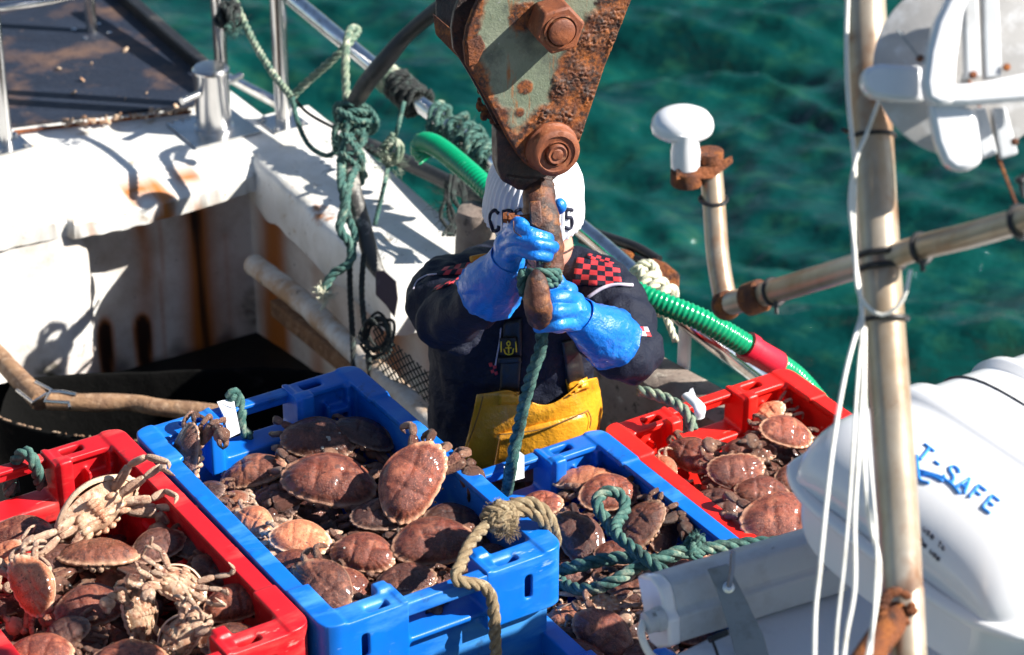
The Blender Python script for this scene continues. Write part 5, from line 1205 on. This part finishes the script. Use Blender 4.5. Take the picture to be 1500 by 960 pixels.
# swivel fork
hk = tag(empty('crane_hook', Wd(785, 270, 5.05)), 'dark iron swivel and rusty hook held by the blue gloves', 'hook')
dH = (Wd(783, 270, 5.06)-CP).dot(FW)
fk = MB()
for (pts, nn, th) in (([(732, 196), (733, 250), (741, 270), (760, 284), (790, 286), (806, 280), (834, 254), (836, 226), (826, 208), (780, 212)], -.058, .040),):
    q = [P2(x, y) for x, y in pts]; fk.prism([L3(x, z, nn) for x, z in q], nB*th)
fk.prism([L3(*P2(x, y), -.06) for x, y in ((745, 262), (760, 284), (800, 284), (812, 268))], nB*.05)
o = kid(fk, 'swivel', 'darkrust', hk)
o = baked(o, [('REMESH', dict(mode='VOXEL', voxel_size=.0028)), ('SMOOTH', dict(factor=.5, iterations=8)), ('DISPLACE', dict(texture=dt2, strength=.006, mid_level=.5))])
mb = MB(); P = PX([(790, 272, 5.085), (790, 300, 5.06), (796, 335, 5.05), (804, 368, 5.06), (806, 400, 5.065), (803, 440, 5.06), (798, 462, 5.035), (792, 466, 4.99), (788, 450, 4.955), (787, 425, 4.945), (785, 404, 4.945), (783, 396, 4.95)])
PS = resample(smoothpath(P, 8), .004); n = len(PS)
RR = list(np.interp(np.linspace(0, 1, n), [0, .10, .2, .3, .45, .6, .68, .76, .84, .92, .97, 1], [.030, .034, .035, .030, .024, .025, .027, .026, .029, .025, .015, .004]))
mb.tube(PS, [r*(1+.07*noise.noise(p*30)+.05*noise.noise(p*90)) for r, p in zip(RR, PS)], 20, flat=.85)
for i, v in enumerate(mb.v): v = Vector(v); mb.v[i] = tuple(v+Vector((noise.noise(v*70), noise.noise(v*70+Vector((9, 0, 0))), 0))*.0025)
kid(mb, 'hook', 'redrust', hk, sharp=0)
mb = MB(); c = Wd(785, 315, 4.99); mb.prism([c+RT*-.013+UPV*.026, c+RT*.009+UPV*.028, c+RT*.013+UPV*-.016, c+RT*.005+UPV*-.027, c+RT*-.011+UPV*-.018], FW*.03); kid(mb, 'latch_lug', 'redrust', hk, bevel=.003)
mb = MB(); mb.tube(PX([(742, 320, 5.0), (778, 318, 5.01)]), .0055, 10); mb.lathe(Wd(748, 320, 5.0), [(.011, -.004), (.011, .008)], RT, 6); mb.lathe(Wd(740, 319, 5.0), [(.010, -.004), (.012, .004)], RT, 6); kid(mb, 'latch_bolt', 'rust', hk)
mb = MB(); mb.tube(smoothpath(PX([(752, 324, 4.98), (753, 338, 4.97), (758, 343, 4.955), (764, 347, 4.95)])), .0010, 5); kid(mb, 'split_pin', 'redrust', hk)
# sling rope round the hook throat and down to the crate
mb = MB(); c = Wd(791, 403, 5.0)
for k, (R_, dd, dy) in enumerate(((.034, .0, .004), (.036, .0, -.008), (.032, .0, -.018))):
    P = [c+RT*R_*math.cos(a)+Z*(R_*.55*math.sin(a)+dy)+Vector((0, -.028*math.sin(a)*1.2, 0)) for a in np.linspace(-.4+k*.2, 5.4+k*.2, 12)]
    rope_mb([p+Vector((0, .0, 0)) for p in P], .0095, mb, seed=k)
rope_mb(PX([(768, 398, 4.97), (764, 412, 4.97), (766, 428, 4.98), (774, 438, 5.0)]), .0095, mb, seed=9); fuzz(mb, c, .04, 80, .012, 61)
o = mb.build('rope_lashing', 'ropeg', sharp=0); tag(o, 'green rope turns wound on the hook between the two blue gloves', 'rope lashing')
rope('rope', PX([(794, 468, 5.02), (792, 510, 5.05), (780, 545, 5.08), (768, 590, 5.13), (757, 640, 5.18), (749, 680, 5.21)])+RZ([(745, 705, .985), (742, 722, .93)]), .0128, 'ropeg', 'taut blue green rope dropping from the hook in front of the yellow bib', seed=71)
# ================================================================ FOREGROUND ABOVE THE WHEELHOUSE
DM = 4.15; KM = .895                              # everything on the mast stands this much nearer than first surveyed
_Wfar = Wd
def Wd(px, py, dd): return _Wfar(px, py, dd*KM)
class MK(MB):
    def tube(s, P, r, *a, **k): return MB.tube(s, P, [q*KM for q in r] if hasattr(r, '__len__') else r*KM, *a, **k)
    def lathe(s, c, prof, *a, **k): return MB.lathe(s, c, [(r*KM, h*KM) for r, h in prof], *a, **k)
    def ell(s, c, rx, ry, rz, *a, **k): return MB.ell(s, c, rx*KM, ry*KM, rz*KM, *a, **k)
def PD(lst, d=DM): return [Wd(x, y, d) for x, y in lst]
ms_ = tag(empty('mast', Wd(1330, 1000, 4.1)), 'tall stained steel mast pipe with side arm standing in the right foreground', 'mast')
mb = MK(); P = resample(smoothpath([Wd(1264, -60, 4.22), Wd(1274, 120, 4.2), Wd(1290, 400, 4.16), Wd(1312, 700, 4.13), Wd(1322, 868, 4.12)]), .012); mb.tube(P, .0335, 28)
rr = []
for v in mb.v:
    v = Vector(v); d = v-CP; py = 480-FPX*d.dot(UPV)/d.dot(FW); r = 0
    for y0, w in ((872, 35), (388, 26), (60, 25)): r = max(r, max(0, 1-abs(py-y0)/w)*(.6+noise.noise(v*50)))
    rr.append(min(1, max(0, r)))
mb.attr = {'rust': rr}; kid(mb, 'main_pipe', 'mast', ms_, sharp=50)
mb = MK(); mb.tube([Wd(1326, 862, 4.12), Wd(1332, 1000, 4.08), Wd(1336, 1120, 4.05)], .030, 24); kid(mb, 'lower_pipe', 'mast', ms_, sharp=50)
mb = MK(); P = PX([(1318, 898, 4.10), (1290, 935, 4.06), (1240, 1010, 4.0)]); mb.tube(P, .024, 18); kid(mb, 'brace', 'rust', ms_)
mb = MK(); rg = random.Random(3)
for k in range(26): a = rg.uniform(0, 6.28); c = Wd(1314+22*math.cos(a), 893+26*math.sin(a), 4.075); s = rg.uniform(.004, .009); mb.ell(c, s*1.3, s, s, None, 7, 5)
kid(mb, 'weld', 'rust', ms_)
mb = MK(); P = PX([(1062, 446, 4.55), (1110, 434, 4.48), (1190, 410, 4.34), (1262, 388, 4.22), (1300, 376, 4.16)]); mb.tube(smoothpath(P), .0215, 20); kid(mb, 'side_arm', 'mast', ms_)
mb = MK(); P = PX([(1290, 382, 4.16), (1350, 362, 4.1), (1420, 345, 4.02), (1500, 322, 3.92), (1580, 300, 3.82)]); mb.tube(smoothpath(P), .0205, 20); kid(mb, 'side_arm', 'mast', ms_)
mb = MK(); mb.lathe(Wd(1106, 436, 4.48), [(.026, -.02), (.029, -.016), (.029, .016), (.026, .02)], (P[1]-P[0]), 20); mb.ell(Wd(1064, 446, 4.55), .027, .027, .03); kid(mb, 'elbow_joint', 'rust', ms_)
mb = MK(); P = PX([(1064, 448, 4.55), (1052, 380, 4.56), (1046, 300, 4.57), (1040, 228, 4.58)]); mb.tube(smoothpath(P), .0205, 20); kid(mb, 'antenna_post', 'mast', ms_)
# black cable ties and bindings
def ring(px, py, d, r, ax, nm, root, t=.004, m='black', tail=None):
    mb = MK(); c = Wd(px, py, d); ax = Vector(ax).normalized(); a = ax.orthogonal().normalized(); b = ax.cross(a)
    mb.tube([c+(a*math.cos(th)+b*math.sin(th))*r*KM for th in np.linspace(0, 6.28, 33)], t, 8, cap=False)
    if tail: mb.tube([Wd(*p) for p in tail], t*1.1, 8)
    return kid(mb, nm, m, root)
AXM = Wd(1290, 400, 4.16)-Wd(1274, 120, 4.2)
ring(1278, 200, 4.19, .036, AXM+RT*.0, 'cable_tie', ms_, .0035, tail=[(1246, 194, 4.17), (1234, 190, 4.15)])
for yy in (372, 392): ring(1290, yy, 4.16, .037, AXM+RT*.01, 'cable_tie', ms_, .005)
ring(1296, 468, 4.15, .037, AXM, 'cable_tie', ms_, .004)
ring(1045, 292, 4.57, .024, Z, 'cable_tie', ms_, .0035)
ring(1134, 428, 4.44, .0235, Wd(1190, 410, 4.34)-Wd(1110, 434, 4.48), 'cable_tie', ms_, .0035, tail=[(1136, 440, 4.42), (1138, 460, 4.42)])
ring(1350, 364, 4.1, .0235, Wd(1420, 345, 4.02)-Wd(1350, 362, 4.1), 'cable_tie', ms_, .004, tail=[(1350, 380, 4.08), (1352, 398, 4.08)])
ring(1494, 325, 3.93, .0235, Wd(1420, 345, 4.02)-Wd(1350, 362, 4.1), 'cable_tie', ms_, .005)
mb = MK(); mb.tube(smoothpath(PX([(1500, 255, 3.9), (1496, 270, 3.9), (1500, 290, 3.9)])), .004, 8); mb.ell(Wd(1495, 264, 3.9), .009, .009, .006, None); kid(mb, 'cable_tie', 'black', ms_)
# antenna
ga = tag(empty('satellite_antenna', Wd(1005, 262, 4.6)), 'white mushroom shaped antenna on a rusty bracket beside the bent pipe', 'antenna')
tl = (Z+RT*-.03).normalized(); b0 = Wd(1008, 246, 4.56)
mb = MK(); mb.lathe(Wd(1000, 184, 4.56)+Z*-.016, [(.010, 0), (.045, .002), (.054, .008), (.056, .016), (.054, .028), (.047, .038), (.034, .045), (.017, .049), (.003, .050)], tl, 40); kid(mb, 'dome', 'plastic', ga, sharp=50)
mb = MK(); mb.lathe(Wd(1004, 244, 4.56), [(.026, 0), (.0265, .03), (.024, .045), (.0235, .068)], tl, 28); kid(mb, 'stem', 'plastic', ga, sharp=50)
mb = MK(); c = Wd(1006, 252, 4.56); mb.lathe(c, [(.0275, -.024), (.029, -.020), (.029, .004), (.027, .006)], tl, 24)
mb.prism(PX([(990, 248, 4.535), (1040, 244, 4.55), (1072, 228, 4.56), (1074, 238, 4.56), (1044, 262, 4.55), (990, 264, 4.535)]), FW*.02); mb.lathe(Wd(1040, 236, 4.57), [(.024, 0), (.024, .02)], tl, 20); kid(mb, 'bracket', 'rust', ga, bevel=.003)
# radar reflector made of crossing discs
rf = tag(empty('radar_reflector', Wd(1400, 110, 4.0)), 'grey and white crossed disc reflector in the top right corner', 'radar reflector')
def disc(c, r, ax, th, m, nm, sq=1, seg=64):
    mb = MK(); mb.lathe(c, [(r-.004, -th/2), (r, -th/4), (r, th/4), (r-.004, th/2)], ax, seg); return kid(mb, nm, m, rf, sharp=40)
nA = (-FW+RT*-.12).normalized()
cA = Wd(1412, 98, 4.06)
disc(cA, .142, nA, .006, 'disc', 'disc')
# white moulded cross shell in front of the grey disc: upright blade and level blade
def blade(outl, d, off, m, nm, bev=.008):
    mb = MK(); mb.prism([Wd(x, y, d) for x, y in outl], off); return kid(mb, nm, m, rf, bevel=bev)
blade([(1415, -40), (1392, -10), (1372, 30), (1360, 75), (1354, 120), (1358, 146), (1378, 156), (1400, 150), (1400, 120), (1403, 80), (1412, 20), (1425, -20)], 3.92, FW*.045, 'plastic', 'rim')
blade([(1400, 150), (1362, 150), (1366, 180), (1372, 210), (1384, 238), (1400, 251), (1420, 250), (1440, 238), (1436, 200), (1430, 160)], 3.95, FW*.035, 'plastic', 'rim')
blade([(1352, 96), (1290, 93), (1270, 98), (1263, 112), (1266, 130), (1280, 142), (1310, 147), (1356, 149)], 3.99, FW*.05+UPV*-.0, 'plastic', 'rim', .012)
blade([(1356, 148), (1375, 154), (1420, 154), (1520, 146), (1560, 140), (1560, 100), (1500, 108), (1440, 120), (1402, 124)], 3.93, FW*.03, 'plastic', 'rim')
for (x0, x1) in ((1412, 1432), (1440, 1462)):
    blade([(x0, -20), (x1, -20), (x1+6, 112), (x0+4, 116)], 3.985, FW*.03, 'greyhouse', 'rib', .003); blade([(x0+14, 158), (x1+12, 157), (x1+30, 225), (x0+26, 234)], 4.0, FW*.03, 'greyhouse', 'rib', .003)
for (x, y) in ((1425, 110), (1474, 99), (1347, 86), (1486, 208)): mb = MK(); mb.lathe(Wd(x, y, 3.985), [(.006, 0), (.006, .005), (.003, .007)], -FW, 12); kid(mb, 'rivet', 'rust', rf)
mb = MK(); mb.tube(smoothpath(PX([(1346, 84, 3.97), (1332, 66, 3.96), (1314, 44, 3.95)])), .0015, 6); kid(mb, 'wire', 'strap', rf)
mb = MK(); mb.tube([cA+nA*.0, Wd(1500, 330, 3.98)], .0025, 8); kid(mb, 'support_wire', 'rust', rf)
# cables
def cable(P, r, lb, grp=None):
    r *= .72
    mb = MK(); mb.tube(resample(smoothpath(PX(P), 10), .01), r, 10); o = mb.build('cable', 'cable', sharp=0); tag(o, lb, 'cable', grp)
cable([(1243, -40, 4.13), (1240, 60, 4.13), (1243, 150, 4.12), (1252, 240, 4.1), (1250, 320, 4.09), (1252, 380, 4.08), (1262, 450, 4.07), (1262, 520, 4.05), (1262, 620, 4.02), (1272, 750, 3.99), (1288, 830, 3.97), (1278, 920, 3.95), (1265, 990, 3.93)], .0055, 'thick white cable clipped down the left side of the mast')
cable([(1290, 140, 4.1), (1270, 195, 4.09), (1252, 240, 4.08), (1245, 300, 4.08), (1252, 365, 4.08), (1258, 430, 4.07), (1290, 462, 4.06), (1322, 440, 4.05), (1334, 395, 4.05)], .0045, 'white cable crossing the mast below the reflector and looping under the arm')
cable([(1262, 462, 4.07), (1240, 540, 4.03), (1222, 640, 4.0), (1210, 740, 3.97), (1200, 840, 3.95), (1194, 900, 3.94), (1192, 1000, 3.92)], .0050, 'white cable hanging free, leftmost of the loose cables')
cable([(1264, 470, 4.07), (1256, 560, 4.03), (1250, 650, 4.0), (1244, 740, 3.97), (1236, 830, 3.95), (1226, 920, 3.94), (1222, 1000, 3.92)], .0035, 'thin white cable hanging second from the left below the arm')
cable([(1266, 480, 4.07), (1264, 560, 4.03), (1258, 660, 4.0), (1252, 760, 3.97), (1252, 860, 3.95), (1240, 930, 3.94), (1232, 1000, 3.92)], .0048, 'white cable hanging third from the left, bending at the canister')
cable([(1268, 480, 4.07), (1268, 590, 4.03), (1276, 690, 4.0), (1284, 790, 3.97), (1282, 870, 3.95), (1276, 960, 3.94)], .0030, 'thin white cable closest to the mast foot')
Wd = _Wfar
# ---------------------------------------------------------------- liferaft canister
lc = tag(empty('liferaft_canister', B(1.74, -.1, 1.62)), 'big white fibreglass liferaft canister behind the mast in the lower right', 'liferaft')
SU, SV, SZ = 1.60, -.335, 1.655
def cansec(v, top):
    """half section across the barrel at distance v along it"""
    t = min(1, max(0, v/.13)); k = math.sin(t*math.pi/2)**.55 if t < 1 else 1
    a = .215+.065*k if top else .200+.055*k
    return a, (.03+.082*k) if top else (.10+.03*k)
def canshell(top):
    mb = MB(); G = []
    vsn = [0, .002, .006, .015, .03, .05, .075, .1, .13, .16]+list(np.arange(.18, .82, .01))
    for v in vsn:
        a, h = cansec(v, top); bump = 0
        for (c0, w, hh) in ((.24, .035, .012), (.42, .02, .010), (.65, .035, .012)):
            bump += hh*max(0, min(1, (w-abs(v-c0))/.010))
        row = []
        for i in range(41):
            th = math.pi*i/40; c, s = math.cos(th), math.sin(th); e = .50 if top else .5
            row.append(B(SU+(a+bump)*math.copysign(abs(c)**e, c), SV+v, SZ+(1 if top else -1)*((h+bump)*s**(.75 if top else .45)+.004)))
        G.append(row)
    mb.grid(G, flip=not top); k = mb.add(G[0], [tuple(range(41))]); return mb
o = kid(canshell(True), 'upper_shell', 'fibre', lc, sharp=0); s_ = o
kid(canshell(False), 'lower_shell', 'fibre', lc, sharp=0)
mb = MB(); ring_ = []
for v in [.81, .7, .5, .3, .2, .12, .06, .025]: ring_.append((cansec(v, True)[0]+.010, v))
P = [B(SU-a, SV+v, SZ) for a, v in ring_]+[B(SU-.17, SV-.008, SZ), B(SU, SV-.014, SZ), B(SU+.17, SV-.008, SZ)]+[B(SU+a, SV+v, SZ) for a, v in ring_[::-1]]
mb.tube(resample(smoothpath(P, 6), .012), .0135, 10, flat=.8); kid(mb, 'flange', 'fibre', lc, sharp=0)
mb = MB(); P = []
for i in range(25):
    th = math.pi*i/24; a, h = cansec(.4, True); c, s = math.cos(th), math.sin(th); P.append(B(SU+(a+.003)*math.copysign(abs(c)**.50, c), SV+.34, SZ+(h+.003)*s**.75))
mb.tube(P, .0045, 8, flat=.5); kid(mb, 'webbing', 'black', lc, sharp=0)
mb = MB(); mb.tube(smoothpath([B(SU+.27, SV+.10, SZ-.06), B(SU+.20, SV-.03, SZ-.15), B(SU+.33, SV+.10, SZ-.17), B(SU+.36, SV+.4, SZ-.15)]), .008, 8); kid(mb, 'webbing', 'black', lc, sharp=0)
mb = MB(); mb.box((SU-.22, SV+.30, SZ-.30), (SU-.18, SV+.8, SZ-.125), ROTB); mb.box((SU+.18, SV+.30, SZ-.30), (SU+.24, SV+.8, SZ-.125), ROTB); kid(mb, 'cradle', 'greyhouse', lc, bevel=.005)
BC = bvh(s_)
def draw_on(tree, strokes, r, m, nm): 
    mb = MB()
    for st in strokes:
        P = [onto(tree, p.x, p.y, .001) for p in smoothpath([Vector((x, y, 0)) for x, y in st], 4)]; P = [p for p in P if p is not None]
        if len(P) > 1: mb.tube(P, r, 6)
    kid(mb, nm, m, lc, sharp=0)
GL = {'I': [[(0, 0), (0, 1)]], 'T': [[(-.05, 1), (.65, 1)], [(.3, 1), (.3, 0)]], '-': [[(.05, .5), (.4, .5)]],
 'S': [[(.6, .85), (.45, 1), (.15, 1), (0, .8), (.15, .58), (.45, .45), (.6, .22), (.45, 0), (.15, 0), (0, .15)]],
 'A': [[(0, 0), (.3, 1)], [(.3, 1), (.6, 0)], [(.1, .35), (.5, .35)]], 'F': [[(0, 0), (0, 1)], [(0, 1), (.55, 1)], [(0, .55), (.45, .55)]],
 'E': [[(.55, 0), (0, 0)], [(0, 0), (0, 1)], [(0, 1), (.55, 1)], [(0, .52), (.45, .52)]],
 'h': [[(0, 0), (0, 1)], [(0, .45), (.2, .6), (.4, .45), (.4, 0)]], 'e': [[(0, .3), (.42, .32), (.35, .58), (.1, .58), (0, .3), (.12, 0), (.42, .05)]],
 't': [[(.2, .9), (.2, .1), (.4, 0)], [(0, .6), (.4, .6)]], 'o': [[(.2, .6), (0, .3), (.2, 0), (.42, .3), (.2, .6)]], 'u': [[(0, .6), (0, .15), (.2, 0), (.4, .2)], [(.4, .6), (.4, 0)]],
 's': [[(.4, .55), (.1, .6), (.05, .4), (.35, .25), (.35, .05), (0, 0)]], ' ': []}
def word(txt, x0, y0, ux, uy, wx, wy, step):
    out = []
    for k, ch in enumerate(txt):
        bx, by = x0+ux*k*step, y0+uy*k*step
        for st in GL[ch]: out.append([(bx+ux*a+wx*b_, by+uy*a+wy*b_) for a, b_ in st])
    return out
draw_on(BC, word('IT-SAFE', 1322, 655, 21, 16, 14, -18, .93), .0029, 'bluetext', 'lettering')
draw_on(BC, [[(1343, 668), (1345, 690), (1348, 704), (1362, 708)], [(1348, 690), (1362, 694), (1380, 700), (1396, 712), (1406, 724)], [(1350, 695), (1366, 698), (1382, 706)]], .0030, 'bluetext', 'bird_emblem')
draw_on(BC, word('the Use To'.replace('U', 'u').replace('T', 't'), 1330, 755, 9, 9, 5, -8, .6), .0011, 'greytext', 'small_print')
draw_on(BC, word('to the use', 1328, 776, 8, 8, 4, -7, .6), .0010, 'greytext', 'small_print')
# ---------------------------------------------------------------- lamp housing
lh = tag(empty('lamp_housing', Wd(1090, 890, 4.3)), 'pale grey tubular floodlight housing with a dark strap, in front of the crates', 'light housing')
a, b = Wd(990, 898, 4.22), Wd(1240, 822, 4.34); ax = (b-a).normalized(); upv = (UPV-ax*UPV.dot(ax)).normalized(); bk = ax.cross(upv)
if bk.dot(FW) < 0: bk = -bk
prof = [(.056, .010), (.062, .022), (.060, .075), (-.050, .085), (-.060, .055), (-.050, .005), (-.022, -.006), (-.006, -.012), (.004, -.004), (.030, -.006), (.048, -.002)]
def hsec(p): return [p+upv*y+bk*x for y, x in prof]
mb = MB(); mb.prism(hsec(a), b-a); kid(mb, 'housing', 'greyhouse', lh, bevel=.004)
mb = MB(); mb.prism([p-ax*.022+(p-(a+bk*.035))*.04 for p in hsec(a)], ax*.024); kid(mb, 'end_cap', 'plastic', lh, bevel=.006)
mb = MB(); mb.lathe(a-ax*.022+bk*.01+upv*-.004, [(.021, 0), (.021, .012), (.0185, .014), (.0185, .030), (.013, .033), (.009, .034)], -ax, 24); kid(mb, 'cable_gland', 'greyhouse', lh, sharp=40)
mb = MB(); mb.tube(smoothpath([a-ax*.055+bk*.01, a-ax*.068+bk*.0-upv*.02, a-ax*.055-upv*.06, a-ax*.01-upv*.085-bk*.01, a+ax*.05-upv*.10]), .0065, 10); kid(mb, 'lead', 'cable', lh)
sa = [(1036, 834), (1066, 826), (1090, 872), (1118, 930), (1140, 1010), (1088, 1010), (1070, 930), (1052, 872)]
mb = MB(); mb.prism([Wd(x, y, 4.185) for x, y in sa], FW*.005); kid(mb, 'strap', 'strap', lh, bevel=.0015)
mb = MB(); mb.lathe(Wd(1067, 860, 4.183), [(.010, 0), (.010, .004), (.005, .005), (.005, .012)], -FW, 16); mb.tube(PX([(1068, 858, 4.17), (1072, 834, 4.14), (1073, 808, 4.11)]), .0045, 10); kid(mb, 'screw', 'brushed', lh)
mb = MB(); mb.tube(PX([(1038, 938, 4.18), (1066, 926, 4.17)]), .0055, 8); mb.tube(smoothpath(PX([(1042, 936, 4.16), (1048, 950, 4.15), (1056, 975, 4.14)])), .0025, 6); kid(mb, 'hinge_clip', 'black', lh)
